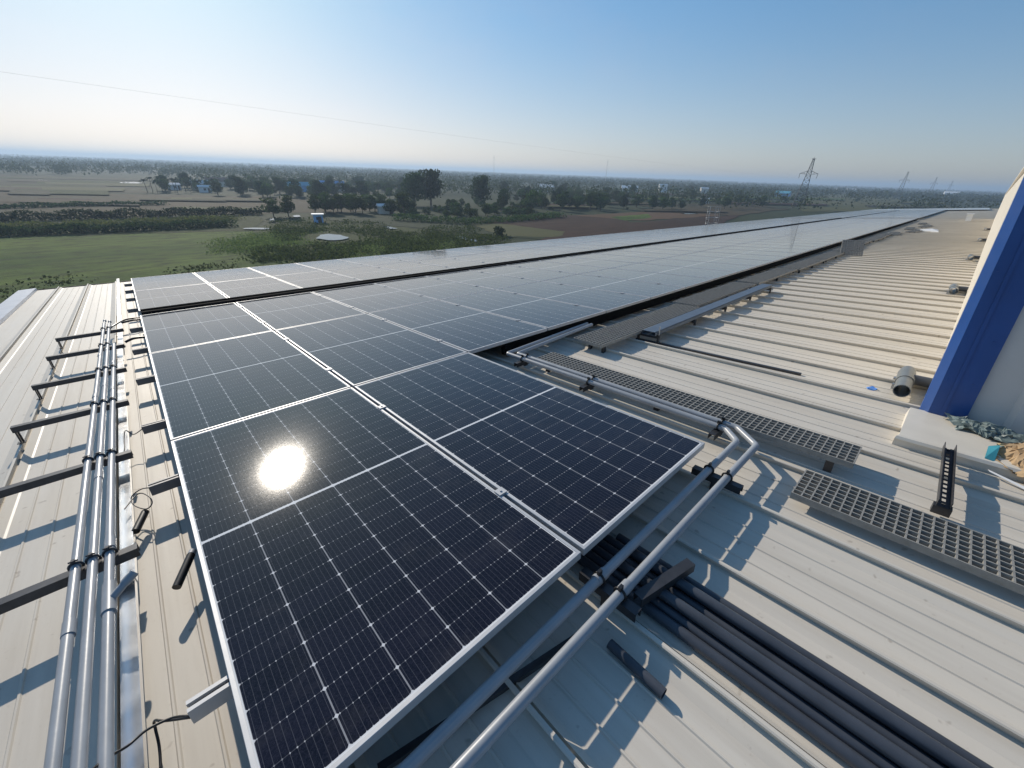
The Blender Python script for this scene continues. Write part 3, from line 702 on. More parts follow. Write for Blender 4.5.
crumple('paper_sack', 'torn brown paper sack with a teal edge on the cream upstand', 'sack',
        [[(2.36, -3.44, PAN + .06), (2.30, -3.58, PAN + .05), (2.22, -3.75, PAN + .03), (2.15, -4.0, PAN + .02)], [(2.50, -3.46, zt + .01), (2.46, -3.56, zt + .10), (2.40, -3.72, zt + .11), (2.36, -4.0, zt + .08)],
         [(2.64, -3.54, zt + .01), (2.62, -3.62, zt + .07), (2.58, -3.72, zt + .05), (2.52, -4.0, zt + .03)], [(2.78, -3.60, zt + .03), (2.74, -3.66, zt + .13), (2.70, -3.80, zt + .12), (2.66, -4.05, zt + .05)]], SACK, 5, .016, 10)
sk = bpy.data.objects['paper_sack']
m_ = MB(); m_.add([(2.355, -3.425, PAN + .075), (2.50, -3.435, zt + .03), (2.62, -3.52, zt + .028), (2.60, -3.545, zt + .045), (2.49, -3.475, zt + .05), (2.35, -3.465, PAN + .070)], [(0, 1, 4, 5), (1, 2, 3, 4)])
o = part('teal_edge', m_, simple('teal_print', (.03, .22, .28), .6), sk); o.matrix_parent_inverse = Matrix(); o.modifiers.new('thick', 'SOLIDIFY').thickness = .002
m_ = MB(); m_.add([(2.30, -3.45, PAN + .035), (2.24, -3.60, PAN + .02), (2.16, -3.78, PAN + .012), (2.10, -4.0, PAN + .01), (2.07, -4.0, PAN + .008), (2.13, -3.77, PAN + .008), (2.22, -3.6, PAN + .012), (2.285, -3.46, PAN + .03)], [(0, 1, 6, 7), (1, 2, 5, 6), (2, 3, 4, 5)])
o = part('white_lining', m_, WHITE, sk); o.modifiers.new('thick', 'SOLIDIFY').thickness = .002

# caged ladder rising over the eave far along
t = thing('roof_ladder', 'pale caged access ladder rising above the far eave', 'ladder', roof_mat(34.5, Y1 + .75, 0))
m_ = MB()
for x in (0, .5): m_.tube([(x, .3, -6), (x, .3, 1.1)], .015, 8)
for k in range(20): m_.tube([(0, .3, -4.9 + k * .3), (.5, .3, -4.9 + k * .3)], .016, 6)
part('ladder_rail', m_, GALV, t)
m_ = MB()
for k in range(4):
    z = -.1 + .42 * k; m_.tube([(-.1, .3, z), (-.3, .0, z), (-.1, -.45, z), (.6, -.45, z), (.8, .0, z), (.6, .3, z)], .012, 6)
for x, y in ((-.3, 0), (-.1, -.45), (.25, -.45), (.6, -.45), (.8, 0)): m_.tube([(x, y, -2), (x, y, 1.18)], .011, 6)
part('cage', m_, GALV, t)

# ================================================================== the country around
EARTH = field_mat('dry_ground', (0.050, 0.058, 0.026), (0.036, 0.048, 0.022), (0.024, 0.032, 0.015), 0.02)
GRASS = field_mat('green_meadow', (0.045, 0.085, 0.012), (0.120, 0.165, 0.028), (0.030, 0.034, 0.014), 0.06, (.4, 1, 1), .5, .95)
SCRUB = field_mat('rough_scrub', (0.062, 0.070, 0.026), (0.082, 0.094, 0.032), (0.026, 0.032, 0.014), 0.11, (.6, 1, 1), .6, .7)
BROWN = field_mat('brown_paddy', (0.082, 0.056, 0.030), (0.060, 0.056, 0.027), (0.042, 0.036, 0.020), 0.02, (.3, 1, 1), .3, .4)
PLOUGH = field_mat('ploughed_soil', (0.050, 0.030, 0.020), (0.075, 0.043, 0.027), None, 0.05, (.3, 1, 1), .5, .5)
ORANGE = field_mat('red_earth', (0.13, 0.072, 0.04), (0.12, 0.075, 0.042), (0.07, 0.06, 0.03), 0.03, (.3, 1, 1), .3, .5)
STRAW = field_mat('straw_field', (0.105, 0.098, 0.040), (0.080, 0.084, 0.033), (0.08, 0.085, 0.035), 0.02, (.3, 1, 1), .3, .4)
OLIVE = field_mat('olive_paddy', (0.062, 0.062, 0.028), (0.056, 0.047, 0.026), (0.035, 0.036, 0.018), 0.01, (.25, 1, 1), .3, .4)

m, t, p = new_mat('still_water'); p.inputs['Base Color'].default_value = (.02, .025, .025, 1); p.inputs['Roughness'].default_value = .06; p.inputs['IOR'].default_value = 1.33
bump(t, p, noise(t, nd(t, 'NewGeometry').outputs['Position'], .8, 3), .06, .1); WATER = m

def structure(name, mb, mat):
    o = link(name, mb.mesh(name, mat)); o['kind'] = 'structure'; return o
mb = MB(); S = 14000.0
k = [-S, -3000, -800, -200, 0, 200, 800, 3000, S]
vs = [(x, y, 0) for y in k for x in k]; structure('ground', mb.add(vs, [(j * 9 + i, j * 9 + i + 1, (j + 1) * 9 + i + 1, (j + 1) * 9 + i) for j in range(8) for i in range(8)]), EARTH)

layer = [0.02]
def field(name, pix, mat, jag=.5, steps=10):
    """a patch of ground whose corners were sighted in the photo, its edge roughened"""
    layer[0] += 0.012
    P = [Vector((*ground_at(*q), 0)) for q in pix]; out = []
    for i in range(len(P)):
        a, b = P[i], P[(i + 1) % len(P)]; d = b - a; nn = Vector((-d.y, d.x, 0)).normalized()
        for k in range(steps):
            q = a + d * (k / steps); out.append(q + nn * random.uniform(-jag, jag) * min(1, d.length / 40))
    c = sum(out, Vector()) / len(out); me = MB()
    me.add([(q.x, q.y, layer[0]) for q in out], [tuple(range(len(out)))])
    bm = bmesh.new(); mm = me.mesh(name, mat); bm.from_mesh(mm); bmesh.ops.triangulate(bm, faces=bm.faces[:])
    for f in bm.faces:
        if f.normal.z < 0: f.normal_flip()
    bm.to_mesh(mm); bm.free()
    o = link(name, mm); o['kind'] = 'structure'; return o
field('meadow', [(-260, 330), (-200, 243), (0, 238), (120, 234), (255, 231), (300, 245), (330, 262), (300, 300), (150, 345)], GRASS, 1.5)
field('scrubland', [(250, 229), (300, 219), (330, 221), (400, 226), (470, 239), (560, 247), (500, 275), (330, 300), (300, 268), (285, 246)], SCRUB, 2)
field('rough_ground', [(-220, 234), (0, 229), (130, 224), (260, 215), (262, 223), (250, 231), (0, 238), (-220, 243)], SCRUB, 1)
field('brown_field', [(-230, 225), (-180, 199), (0, 192), (120, 194), (270, 197), (420, 207), (400, 211), (270, 214), (160, 216), (0, 219)], BROWN, 2)
field('olive_field', [(-200, 198.5), (-200, 175), (0, 174.5), (140, 180), (150, 193), (0, 191.5)], OLIVE, 3)
field('pale_field', [(130, 196), (270, 199), (272, 207), (140, 207)], field_mat('dry_grass_field', (.088, .064, .034), (.072, .060, .028), None, .03, (.3, 1, 1), .3, .3), 2)
field('field_track', [(330, 218), (400, 224), (560, 239), (560, 242), (400, 227), (330, 220.5)], EARTH, 1)
field('ploughed_field', [(478, 221), (540, 216), (640, 214), (620, 228), (560, 240), (510, 232)], PLOUGH, 1)
field('fallow_field', [(470, 224), (500, 224), (565, 232), (560, 238), (500, 236)], STRAW, 1)
field('red_field', [(575, 216), (640, 212), (700, 209), (720, 216), (640, 221)], ORANGE, 1)
field('green_plot', [(610, 217.5), (648, 214), (652, 218), (625, 221)], GRASS, 1)
field('dark_soil', [(520, 244), (620, 224), (700, 217), (740, 215), (700, 235), (560, 255)], PLOUGH, 1)
field('straw_plot', [(800, 201), (830, 194), (895, 196), (905, 206), (860, 212), (800, 212)], STRAW, 2)
field('yellow_plot', [(520, 199), (560, 194.5), (620, 193.5), (630, 197), (560, 203)], STRAW, 3)
field('far_plot', [(640, 205), (740, 203), (790, 209), (740, 216), (660, 212)], BROWN, 2)
# narrow paddies parted by low bunds, left and far right
mats = [BROWN, OLIVE, STRAW, SCRUB, PLOUGH, GRASS]
for k in range(26):
    yb = 177 + 17 * (k / 26) ** 1.25; x0 = random.uniform(-160, 90); wd = random.uniform(40, 120); dy = .5 + (yb - 176) * .10
    field('paddy', [(x0, yb - dy), (x0 + wd, yb - dy + wd * .018), (x0 + wd, yb + dy + wd * .018), (x0, yb + dy)], random.choice(mats[:4]), .6, 4)
for k in range(14):
    x0 = random.uniform(-150, 230); yb = random.uniform(197, 208) + max(0, x0) * .014; wd = random.uniform(40, 110)
    field('paddy', [(x0, yb - 1), (x0 + wd, yb - 1 + wd * .018), (x0 + wd, yb + .9 + wd * .018), (x0, yb + .9)], random.choice(mats[:5]), .5, 4)
for k in range(16):
    x0 = random.uniform(500, 900); yb = random.uniform(192, 212) - (x0 - 500) * .004; wd = random.uniform(40, 110)
    field('paddy', [(x0, yb - .8), (x0 + wd, yb - .8 + wd * .02), (x0 + wd, yb + .8 + wd * .02), (x0, yb + .8)], random.choice(mats), .5, 4)
# water
def water(pts_px, name='pond'):
    P = [ground_at(*q) for q in pts_px]; layer[0] += .004; mm = MB(); mm.add([(x, y, .26) for x, y in P], [tuple(range(len(P)))])
    o = structure(name, mm, WATER)
    if o.data.polygons[0].normal.z < 0: o.data.flip_normals()
def blob(cx, cy, rx, ry, n=14, tilt=0):
    return [(cx + rx * math.cos(a) * random.uniform(.75, 1.15), cy + tilt * rx * math.cos(a) + ry * math.sin(a) * random.uniform(.7, 1.2)) for a in [2 * math.pi * k / n for k in range(n)]]
water(blob(332, 238.4, 17, 3.0)); water(blob(258, 229.6, 16, 0.9)); water(blob(274, 230.8, 2.5, .7)); water(blob(389, 228.4, 8, 1.0, tilt=.13)); water(blob(462, 239, 6, 1.4, tilt=.2)); water(blob(473, 241, 6, 1.0, tilt=.2))
water(blob(273, 221, 3, 2.2)); water(blob(297, 217, 4, 1.2)); water(blob(128, 183.2, 14, .9)); water(blob(40, 180.6, 9, .4)); water(blob(690, 214, 9, .7))

# ------------------------------------------------------------------ vegetation
LEAF = leaf_mat('tree_leaves', (0.024, 0.046, 0.015), (0.078, 0.115, 0.034))
LEAF_DARK = leaf_mat('dark_leaves', (0.014, 0.030, 0.013), (0.046, 0.076, 0.026))
PALM = leaf_mat('palm_fronds', (0.022, 0.036, 0.012), (0.060, 0.078, 0.026))
SCRUBLEAF = leaf_mat('scrub_leaves', (0.030, 0.046, 0.014), (0.085, 0.110, 0.032))
REED = leaf_mat('reeds', (0.075, 0.115, 0.030), (0.19, 0.23, 0.075))
BARK = simple('bark', (0.085, 0.065, 0.045), .9, 0, .3, 4)

def leaves(centres, size, r_):
    """flat leaf clumps, random directions: arrays of verts and quads"""
    c = np.asarray(centres); k = len(c)
    a = r_.normal(size=(k, 3)); a /= np.linalg.norm(a, axis=1)[:, None]
    b = r_.normal(size=(k, 3)); b -= a * (a * b).sum(1)[:, None]; b /= np.linalg.norm(b, axis=1)[:, None]
    s = (np.asarray(size) * r_.uniform(.6, 1.3, k))[:, None]; e = r_.uniform(.45, .9, k)[:, None]
    return np.stack([c - a * s, c - b * s * e, c + a * s, c + b * s * e], 1)

def leaf_mesh(name, quads, mat):
    v = quads.reshape(-1, 3); k = len(quads); me = bpy.data.meshes.new(name)
    me.vertices.add(len(v)); me.vertices.foreach_set('co', v.astype(np.float32).ravel())
    me.loops.add(4 * k); me.loops.foreach_set('vertex_index', np.arange(4 * k, dtype=np.int32))
    me.polygons.add(k); me.polygons.foreach_set('loop_start', np.arange(0, 4 * k, 4, dtype=np.int32)); me.polygons.foreach_set('loop_total', np.full(k, 4, dtype=np.int32))
    me.update(calc_edges=True); me.validate(); me.materials.append(mat); return me

def crown_points(r_, h, wd, base, nlobe, per):
    pts = []
    for _ in range(nlobe):
        a = r_.uniform(0, 2 * math.pi); zz = r_.uniform(base, .92); rad = math.sqrt(r_.uniform(0, 1)) * wd * .5 * (1 - .55 * abs(zz - .55) / .5)
        c = np.array([rad * math.cos(a), rad * math.sin(a), zz * h]); s = r_.uniform(.10, .2) * h
        d = r_.normal(size=(per, 3)); d /= np.linalg.norm(d, axis=1)[:, None]
        pts.append(c + d * (s * r_.uniform(.45, 1.05, per) ** .6)[:, None] * np.array([1.15, 1.15, .75]))
    return np.concatenate(pts)

def tree_proto(kind, seed):
    """meshes for trunk and crown of a tree one unit = one metre, total height about ten"""
    r_ = np.random.default_rng(seed); m_ = MB()
    if kind == 'broad':
        h, wd = 10, r_.uniform(6.5, 9.5); top = Vector((r_.uniform(-.4, .4), r_.uniform(-.4, .4), 5))
        m_.tube([(0, 0, -.2), (0.1, 0, 2.2), top], [.32, .24, .14], 8)
        for _ in range(7):
            a = r_.uniform(0, 6.28); q = Vector((math.cos(a) * wd * .33, math.sin(a) * wd * .33, r_.uniform(4.5, 8.3))); s = Vector((0.1, 0, r_.uniform(2, 4.5)))
            m_.tube([s, (s + q) / 2 + Vector((0, 0, .4)), q], [.13, .09, .03], 6)
        P = crown_points(r_, h, wd, .26, 26, 52); return m_.mesh('trunk', BARK), leaf_mesh('crown', leaves(P, .42, r_), LEAF)
    if kind == 'tall':
        h, wd = 13, 8.0; m_.tube([(0, 0, -.2), (.2, .1, 5), (.1, -.1, 10.5)], [.38, .27, .08], 8)
        for _ in range(9):
            a = r_.uniform(0, 6.28); z0 = r_.uniform(3, 9); q = Vector((math.cos(a) * 2.6, math.sin(a) * 2.6, z0 + 1.6)); m_.tube([(.15, .05, z0), (q + Vector((.15, .05, z0))) / 2, q], [.12, .08, .03], 6)
        P = crown_points(r_, h, wd, .24, 40, 60); return m_.mesh('trunk', BARK), leaf_mesh('crown', leaves(P, .42, r_), LEAF_DARK)
    if kind == 'bush':
        for _ in range(4):
            a = r_.uniform(0, 6.28); m_.tube([(0, 0, -.1), (math.cos(a) * .5, math.sin(a) * .5, 1.4)], [.07, .03], 5)
        c = []
        for _ in range(14):
            a = r_.uniform(0, 6.28); q = np.array([math.cos(a) * r_.uniform(0, 1.7), math.sin(a) * r_.uniform(0, 1.7), r_.uniform(.5, 1.9)])
            d = r_.normal(size=(36, 3)); d /= np.linalg.norm(d, axis=1)[:, None]; c.append(q + d * r_.uniform(.4, .95, 36)[:, None] * np.array([.8, .8, .6]))
        P = np.concatenate(c); P[:, 2] = np.abs(P[:, 2]); return m_.mesh('trunk', BARK), leaf_mesh('crown', leaves(P, .22, r_), LEAF)
    if kind == 'palm':
        h = 9; bx, by = r_.uniform(-1, 1, 2); m_.tube([(0, 0, -.2), (bx * .3, by * .3, h * .5), (bx, by, h)], [.22, .17, .13], 8); q = []
        for k in range(17):
            a = k * 2.4 + r_.uniform(-.2, .2); el = r_.uniform(-.25, 1.2); Lf = r_.uniform(2.6, 3.4); d = np.array([math.cos(a), math.sin(a), 0]); sd = np.array([-d[1], d[0], 0])
            pp = []
            for i in range(7):
                s = i / 6; pp.append(np.array([bx, by, h]) + d * Lf * s * math.cos(el * (1 - .3 * s)) + np.array([0, 0, 1]) * Lf * (s * math.sin(el) - .62 * s * s))
            for i in range(6):
                w0, w1 = .52 * math.sin(math.pi * min(1, .15 + i / 6.5)), .52 * math.sin(math.pi * min(1, .15 + (i + 1) / 6.5))
                dr = np.array([0, 0, -.22])
                for sg in (-1, 1): q.append([pp[i], pp[i + 1], pp[i + 1] + sd * sg * w1 + dr * (w1 > 0), pp[i] + sd * sg * w0 + dr])
        return m_.mesh('trunk', BARK), leaf_mesh('crown', np.array(q), PALM)
PROTO = {k: [tree_proto(k, 100 * i + j) for j in range(4)] for i, k in enumerate(('broad', 'tall', 'bush', 'palm'))}
NAMES = {'broad': ('broadleaf_tree', 'tree'), 'tall': ('tall_tree', 'tree'), 'bush': ('bush', 'bush'), 'palm': ('palm_tree', 'palm tree')}
def tree(kind, px, py, scale, label, group=None, pos=None):
    x, y = pos or ground_at(px, py); tr, cr = random.choice(PROTO[kind])
    t = thing(NAMES[kind][0], label, NAMES[kind][1], Matrix.Translation((x, y, 0)) @ Matrix.Rotation(random.uniform(0, 6.28), 4, 'Z') @ Matrix.Diagonal((scale * random.uniform(.9, 1.1), scale * random.uniform(.9, 1.1), scale, 1)), group)
    link('trunk', tr, t); link('crown', cr, t); return t

# the trees one can tell apart
tree('tall', 415, 206, .98, 'tall dark tree standing out above the tree line, left one of its pair')
tree('tall', 431, 205.5, 1.08, 'tallest dark tree above the tree line, right one of its pair')
tree('tall', 481, 205.5, .95, 'tall dark tree on its own right of the tall pair')
tree('broad', 404, 214.5, .68, 'round dark tree just below the tall pair of trees')
tree('broad', 274, 217.5, .55, 'dark round tree left of the small blue walled hut, left of its pair')
tree('broad', 289, 217, .6, 'dark round tree next to the small blue walled hut, right of its pair')
tree('broad', 531, 211.5, .85, 'broad dark tree in front of the right hand woodland')
tree('broad', 560, 211, .66, 'smaller round tree right of the broad dark tree at the ploughed field')
tree('broad', 590, 210, .72, 'round tree right of the ploughed field edge')
tree('bush', 500, 236, 1.0, 'lone bush in the fallow strip near the roof edge')
gp = 'palms by the village at the left'
for x, y, s in ((148, 193, .95), (153, 192, 1.05), (158, 193, .9), (163, 192, 1.1), (178, 193, 1.0), (186, 192, .95), (193, 191, 1.05), (203, 192, .9), (214, 192, 1.0), (171, 191.5, .9)):
    tree('palm', x, y, s * .62, 'palm in the cluster at the left end of the village', gp)
gb = 'dark trees in the band behind the hut'
for x in range(318, 398, 5): tree('broad', x + random.uniform(-3, 3), 213 + random.uniform(-1.5, 1.5), random.uniform(.42, .62), 'dark tree in the dense band right of the hut', gb)
gv = 'trees among the village houses'
for k in range(130):
    x = random.uniform(165, 420); tree(random.choice(['broad', 'broad', 'palm', 'tall']), x, random.uniform(184, 197) + (x - 165) * .014, random.uniform(.36, .66), 'tree among the village houses in the middle distance', gv)
for k in range(60):
    tree(random.choice(['broad', 'palm', 'broad', 'bush']), random.uniform(250, 425), random.uniform(185, 192), random.uniform(.4, .62), 'tree among the village houses in the middle distance', gv)
gs = 'bushes along the far side of the scrubland'
for k in range(44):
    x = random.uniform(400, 530); kd = random.choice(['bush', 'bush', 'broad']); tree(kd, x, random.uniform(205, 219), random.uniform(.8, 1.3) if kd == 'bush' else random.uniform(.3, .5), 'bush or small tree beyond the track under the tall trees', gs)
gr = 'trees of the woodland beyond the ploughed field'
for k in range(150):
    x = random.uniform(500, 770); yb = random.uniform(190, 211) - max(0, x - 640) * .015
    tree(random.choice(['broad', 'broad', 'tall', 'palm', 'bush']), x, yb, random.uniform(.34, .66), 'tree in the woodland beyond the ploughed field', gr)
gt = 'low trees on the far right'
for k in range(40):
    x = random.uniform(720, 985); tree(random.choice(['broad', 'bush']), x, random.uniform(194, 203) + (x - 720) * .01, random.uniform(.3, .55), 'low tree on the plain at the far right', gt)
# hedges across the left
def hedge(name, label, pix, wd, ht, dens, mat, size=.28):
    P = [np.array(ground_at(*q)) for q in pix]; C_ = []
    for a, b in zip(P[:-1], P[1:]):
        L_ = np.linalg.norm(b - a); k = int(L_ * dens); s = rng.uniform(0, 1, k)[:, None]
        q = a + (b - a) * s; z = rng.uniform(0, 1, k); hh = ht * (.65 + .5 * np.abs(np.sin(q[:, 0] * .33 + 1.3 * np.sin(q[:, 1] * .21))))
        C_.append(np.column_stack([q[:, 0] + rng.normal(0, wd / 2.4, k), q[:, 1] + rng.normal(0, wd / 2.4, k), .1 + z * hh]))
    o = link(name, leaf_mesh(name, leaves(np.concatenate(C_), size, rng), mat)); return tag(o, label, 'hedge')
hedge('hedge', 'dark hedge along the near bank beyond the green meadow', [(-200, 241), (0, 236), (90, 233), (160, 230), (232, 226.5)], 2.2, 1.5, 90, LEAF_DARK)
hedge('reed_bank', 'paler green reed bank behind the near dark hedge', [(-200, 235), (0, 230), (90, 227), (180, 223), (232, 220)], 4.2, 1.2, 130, REED, .22)
hedge('hedge', 'second dark hedge at the edge of the brown field', [(-150, 226), (0, 222), (70, 219.5), (140, 217.5), (260, 214.5)], 2.2, 2.0, 90, LEAF_DARK)
hedge('hedge', 'thin hedge line crossing the brown field', [(0, 209), (60, 207), (110, 206), (165, 205)], 2.4, 1.2, 50, LEAF_DARK)
hedge('hedge', 'hedge in front of the houses below the tall trees', [(395, 220), (470, 224), (520, 221), (560, 217)], 3.0, 1.6, 50, LEAF, .3)
# rough vegetation on the scrubland and meadow: nobody could count it
def scatter(name, polys, k, size, mat, zmax, label, cat, clump=14, sp=1.0):
    C_ = []
    while len(C_) < k:
        px, py = random.choice(polys); q = ground_at(px + random.uniform(-26, 26), py + random.uniform(-7, 7)); cx, cy = q
        if cx * MR[0, 0] > 1e9: continue
        rp = MR.T @ (np.array([cx, cy, 0]) - TR)
        if rp[1] < Y1 + 1.5 and rp[0] > X0 - 2: continue
        if abs(px - 332) < 60 and any(math.hypot((cx - a_) / 6.5, (cy - b_) / 9) < 1 for a_, b_ in (ground_at(332, 238.4),)): continue
        for _ in range(clump): C_.append((cx + random.gauss(0, sp), cy + random.gauss(0, sp), random.uniform(.05, zmax)))
    o = link(name, leaf_mesh(name, leaves(np.array(C_), size, rng), mat)); tag(o, label, cat, None, 'stuff')
scatter('scrub_growth', [(300, 235), (340, 248), (380, 240), (420, 240), (450, 234), (360, 228), (300, 226), (480, 243), (280, 255), (320, 262), (410, 250)], 16000, .22, SCRUBLEAF, .6, 'low dark scrub growing around the ponds', 'scrub')
scatter('tall_grass', [(350, 250), (400, 246), (440, 244), (300, 238), (270, 240), (245, 246)], 16000, .15, REED, .3, 'pale grass tufts on the meadow and scrubland', 'grass', 9, 1.4)
scatter('ditch_growth', [(150, 285), (200, 272), (240, 265), (180, 278), (60, 282), (20, 290)], 800, .18, SCRUBLEAF, .14, 'dark weeds along the shallow ditches of the meadow', 'weeds', 16, .9)

# the far wood: one mass of trees out to the horizon
def far_wood():
    Q = []
    for band, (d0, d1, k, per, sz) in enumerate(((270, 600, 1700, 34, 1.25), (600, 1200, 4200, 15, 2.1), (1200, 2600, 7000, 9, 3.6), (2600, 7000, 9000, 6, 6.5))):
        d = np.sqrt(rng.uniform(d0 ** 2, d1 ** 2, k)); a = rng.uniform(math.radians(-22), math.radians(122), k)   # bearing from +y towards +x
        X, Y = d * np.sin(a), d * np.cos(a)
        for x, y, dd, aa in zip(X, Y, d, a):
            deg = math.degrees(aa)
            if deg < 6 and dd < 480: continue                     # open paddies on the left
            if deg > 74 and dd < 700 and rng.random() < .75: continue   # open plain on the right
            if 44 < deg < 66 and 380 < dd < 520 and rng.random() < .8: continue
            if rng.random() < .85 and deg < 30 and dd < 330: continue
            h = rng.uniform(5, 9.5) * (1 + .15 * (band == 3)); c = np.array([x, y, h * .55])
            q = c + rng.normal(0, 1, (per, 3)) * np.array([h * .40, h * .40, h * .21]); q[:, 2] = np.clip(q[:, 2], .5, h)
            Q.append(leaves(q, sz * .62, rng))
    o = link('far_wood', leaf_mesh('far_wood', np.concatenate(Q), LEAF)); tag(o, 'hazy mass of trees reaching to the horizon', 'wood', None, 'stuff')
far_wood()

# ------------------------------------------------------------------ houses
def house(px, py, wd, dp, ht, wall, roof, label, rot=0, flat=False, name='house'):
    x, y = ground_at(px, py); t = thing(name, label, 'house', Matrix.Translation((x, y, 0)) @ Matrix.Rotation(rot, 4, 'Z'))
    m_ = MB(); a, b = wd / 2, dp / 2; m_.box((-a, -b, 0), (a, b, ht)); part('wall', m_, wall, t)
    r_ = MB(); e = .35
    if flat: r_.box((-a - e, -b - e, ht + .002), (a + e, b + e, ht + .25))
    else:
        k = ht + dp * .28
        r_.add([(-a - e, -b - e, ht - .05), (a + e, -b - e, ht - .05), (a + e, 0, k), (-a - e, 0, k), (-a - e, b + e, ht - .05), (a + e, b + e, ht - .05)], [(0, 1, 2, 3), (3, 2, 5, 4), (0, 3, 4), (1, 5, 2)])
    part('roof', r_, roof, t)
    for k in range(max(1, int(wd / 4))):
        q = -a + wd * (k + .5) / max(1, int(wd / 4)); part('window', MB().box((q - .5, -b - .03, ht * .38), (q + .5, -b - .004, ht * .75)), GUTTER, t)
    part('door', MB().box((a - 1.3, -b - .03, 0), (a - .4, -b - .004, min(2.1, ht * .8))), BARK, t); return t
BLUEW = simple('pale_blue_wall', (.22, .42, .68), .7, 0, .1, 2); TEAL = simple('teal_roof', (.10, .36, .46), .5, 0, .15, 2); RUST = simple('rust_roof', (.25, .12, .07), .6, 0, .2, 2)
def rt(px, py): x, y = ground_at(px, py); return -math.atan2(x, y)
house(319, 222.5, 2.4, 2.2, 2.0, BLUEW, WHITE, 'small blue walled hut with a white roof beside the pond', rt(319, 222), True)
for px, py, wd, ht, wl_, rf_, lb in ((205, 189.5, 11, 3, CREAM, WHITE, 'long house with a white roof in the village at the left'), (175, 190, 5, 2.6, WHITE, WHITE, 'small white house between the palms'), (221, 186.5, 14, 3, CREAM, RUST, 'long low house with a rusty roof in the village'),
        (300, 191.5, 12, 3.2, BLUEW, TEAL, 'blue house under the trees of the village'), (333, 190.5, 14, 3.4, WHITE, BLUEW, 'long house with a pale blue roof at the village edge'), (206, 192.5, 5, 2.6, WHITE, WHITE, 'little white hut in front of the village trees'),
        (386, 213.5, 5, 2.4, CREAM, WHITE, 'small shed beside the dark tree band'), (629, 192, 16, 3.6, WHITE, WHITE, 'white roofed house in the woodland at the centre'), (662, 192.5, 8, 7, WHITE, WHITE, 'tall white house in the woodland, left of the lattice tower'), (703, 195, 7, 6, CREAM, WHITE, 'pale house right of the tall white house'), (704, 203.5, 5, 2.8, WHITE, WHITE, 'small white shed beside the caged ladder'),
        (782, 196.5, 14, 3.5, BLUEW, TEAL, 'teal roofed building left of the lattice tower'), (836, 191.5, 12, 4, WHITE, WHITE, 'white building right of the lattice tower'), (851, 191.5, 18, 4, WHITE, CREAM, 'pale long building on the plain right of the lattice tower'),
        (950, 196.5, 22, 6, WHITE, WHITE, 'bright white building on the far right plain'), (545, 191.5, 16, 3.5, WHITE, WHITE, 'long pale building beyond the yellow plot'), (480, 186, 9, 4, WHITE, WHITE, 'white gabled house far behind the tall trees')):
    house(px, py, wd, wd * .55, ht, wl_, rf_, lb, rt(px, py) + random.uniform(-.4, .4))

# ------------------------------------------------------------------ lattice towers, masts and a wire
def pylon(x, y, h, label, arm_dir, group=None, thick=.11):
    t = thing('lattice_tower', label, 'pylon', Matrix.Translation((x, y, 0)) @ Matrix.Rotation(arm_dir, 4, 'Z'), group)
    wf = lambda z: 2.7 * (1 - z / h) ** 1.1 + .42
    m_ = MB(); zs = [h * (1 - (1 - k / 12) ** 1.25) for k in range(13)]
    c = lambda z: [Vector((s1 * wf(z), s2 * wf(z), z)) for s1, s2 in ((-1, -1), (1, -1), (1, 1), (-1, 1))]
    for a, b in zip(zs[:-1], zs[1:]):
        A, B = c(a), c(b)
        for i in range(4):
            j = (i + 1) % 4; m_.bar(A[i], B[i], thick * 1.5); m_.bar(A[i], B[j], thick * .8); m_.bar(A[j], B[i], thick * .8); m_.bar(B[i], B[j], thick * .8)
    part('lattice_body', m_, STRUT, t)
    for z, L_ in ((h * .70, 4.6),) :
        for sgn in (-1, 1):
            m_ = MB(); q = Vector((sgn * L_, 0, z + .3)); ww = wf(z)
            for yy in (-ww, ww): m_.bar((sgn * ww, yy, z), q, thick); m_.bar((sgn * ww, yy, z + 1.6), q, thick)
            m_.bar((sgn * ww * 2.2, 0, z + .1), (sgn * ww * 2.2, 0, z + 1.1), thick * .7)
            ca = part('cross_arm', m_, STRUT, t); part('insulator', MB().tube([q, q - Vector((sgn * .2, 0, 2.6))], .12, 6), STRUT, ca)
    m_ = MB(); m_.bar((-1.1, 0, h), (1.1, 0, h), thick * 1.3); m_.bar((0, 0, h - .8), (0, 0, h + .8), thick); part('top_bar', m_, STRUT, t)
    return t
def at_dist(px, py, dist):
    d = MR @ (R.T @ np.array([(px - 512) / FPX, (py - 384) / FPX, 1.0])); k = dist / math.hypot(d[0], d[1]); return float(d[0] * k), float(d[1] * k)
T0 = ground_at(797, 208.3); hd = math.atan2(T0[0], T0[1])
pylon(*T0, 27.0, 'nearest dark lattice pylon rising behind the array', -hd, None, .17)
tg = 'distant pylons on the horizon at the right'
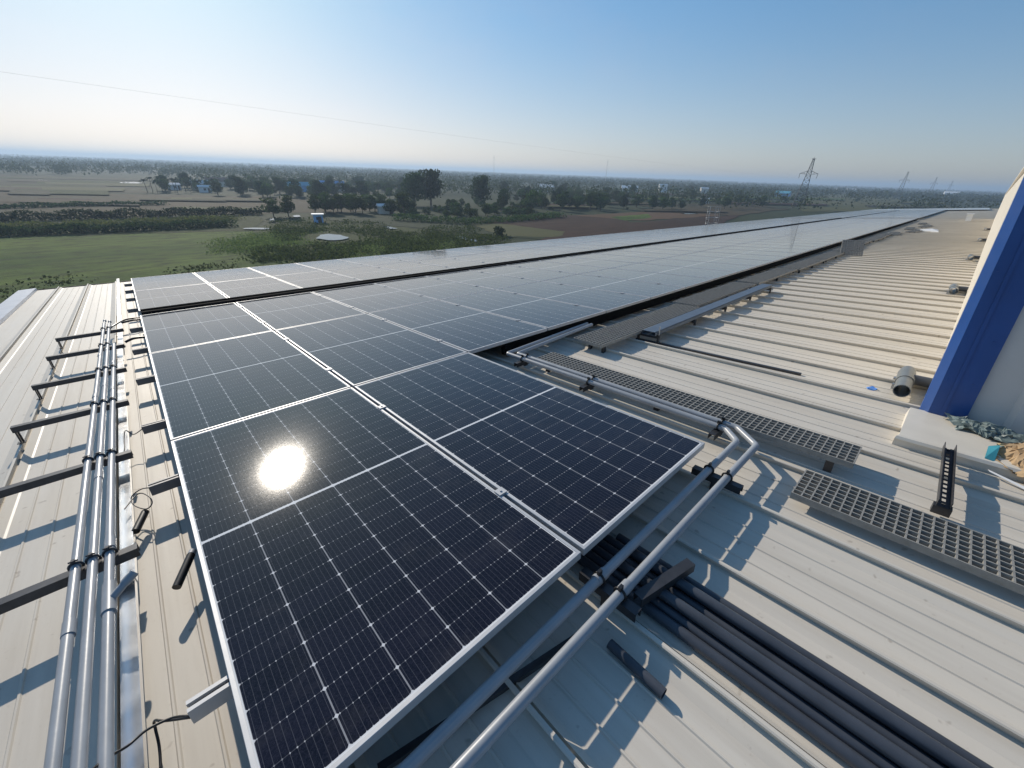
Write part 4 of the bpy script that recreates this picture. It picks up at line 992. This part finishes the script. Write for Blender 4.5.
for (px, py, dist, hh, lb) in ((904, 182, 720, 30, 'second lattice pylon, right of the nearest one'), (934, 184, 1050, 30, 'third lattice pylon, smaller and farther right'), (951, 185, 1450, 30, 'faintest lattice pylon, farthest right near the parapet')):
    q = at_dist(px, py, dist); pylon(*q, hh, lb, -math.atan2(*q), None, .16)
for px, py, lb in ((494, 166, 'thin telecom mast above the trees right of the tall trees'), (607, 168, 'thin telecom mast above the woodland at the centre')):
    q = at_dist(px, py, 900); t = thing('telecom_mast', lb, 'mast', Matrix.Translation((*q, 0)))
    m_ = MB(); m_.tube([(0, 0, 0), (0, 0, 42)], [.45, .2], 6); part('pole', m_, GALV, t); part('antenna', MB().box((-.9, -.2, 37), (.9, .2, 38.5)), GALV, t)
# one conductor from the nearest pylon across to the left
ax_ = np.array([math.cos(-hd), math.sin(-hd)]) * -4.4
A = np.array([T0[0] + ax_[0], T0[1] + ax_[1], 27.0 * .70 - 2.3])
dv = MR @ (R.T @ np.array([(-40 - 512) / FPX, (66 - 384) / FPX, 1.0])); B = np.array([0, 0, CAM_H]) + dv * (70 / math.hypot(dv[0], dv[1]))
pts = []
for k in range(61):
    s = k / 60; c = A + (B - A) * s; c[2] -= 4 * .9 * s * (1 - s); pts.append(tuple(c))
o = link('power_line', MB().tube(pts, .006, 6).mesh('power_line', STRUT)); tag(o, 'thin power line sagging from the nearest pylon across the left sky', 'power line')

# ------------------------------------------------------------------ haze over the plain
hz = MB(); hz.box((-9000, -9000, -1.0), (9000, 9000, 44.0))
m = bpy.data.materials.new('haze'); m.use_nodes = True; t = m.node_tree; t.nodes.remove(t.nodes['Principled BSDF'])
pv = t.nodes.new('ShaderNodeVolumePrincipled'); pv.inputs['Color'].default_value = (.62, .80, 1.0, 1); pv.inputs['Density'].default_value = 0.00046; pv.inputs['Anisotropy'].default_value = 0.25
t.links.new(pv.outputs[0], t.nodes['Material Output'].inputs['Volume'])
o = link('haze', hz.mesh('haze', m)); o['kind'] = 'stuff'; o['label'] = 'pale blue haze over the plain'; o['category'] = 'haze'
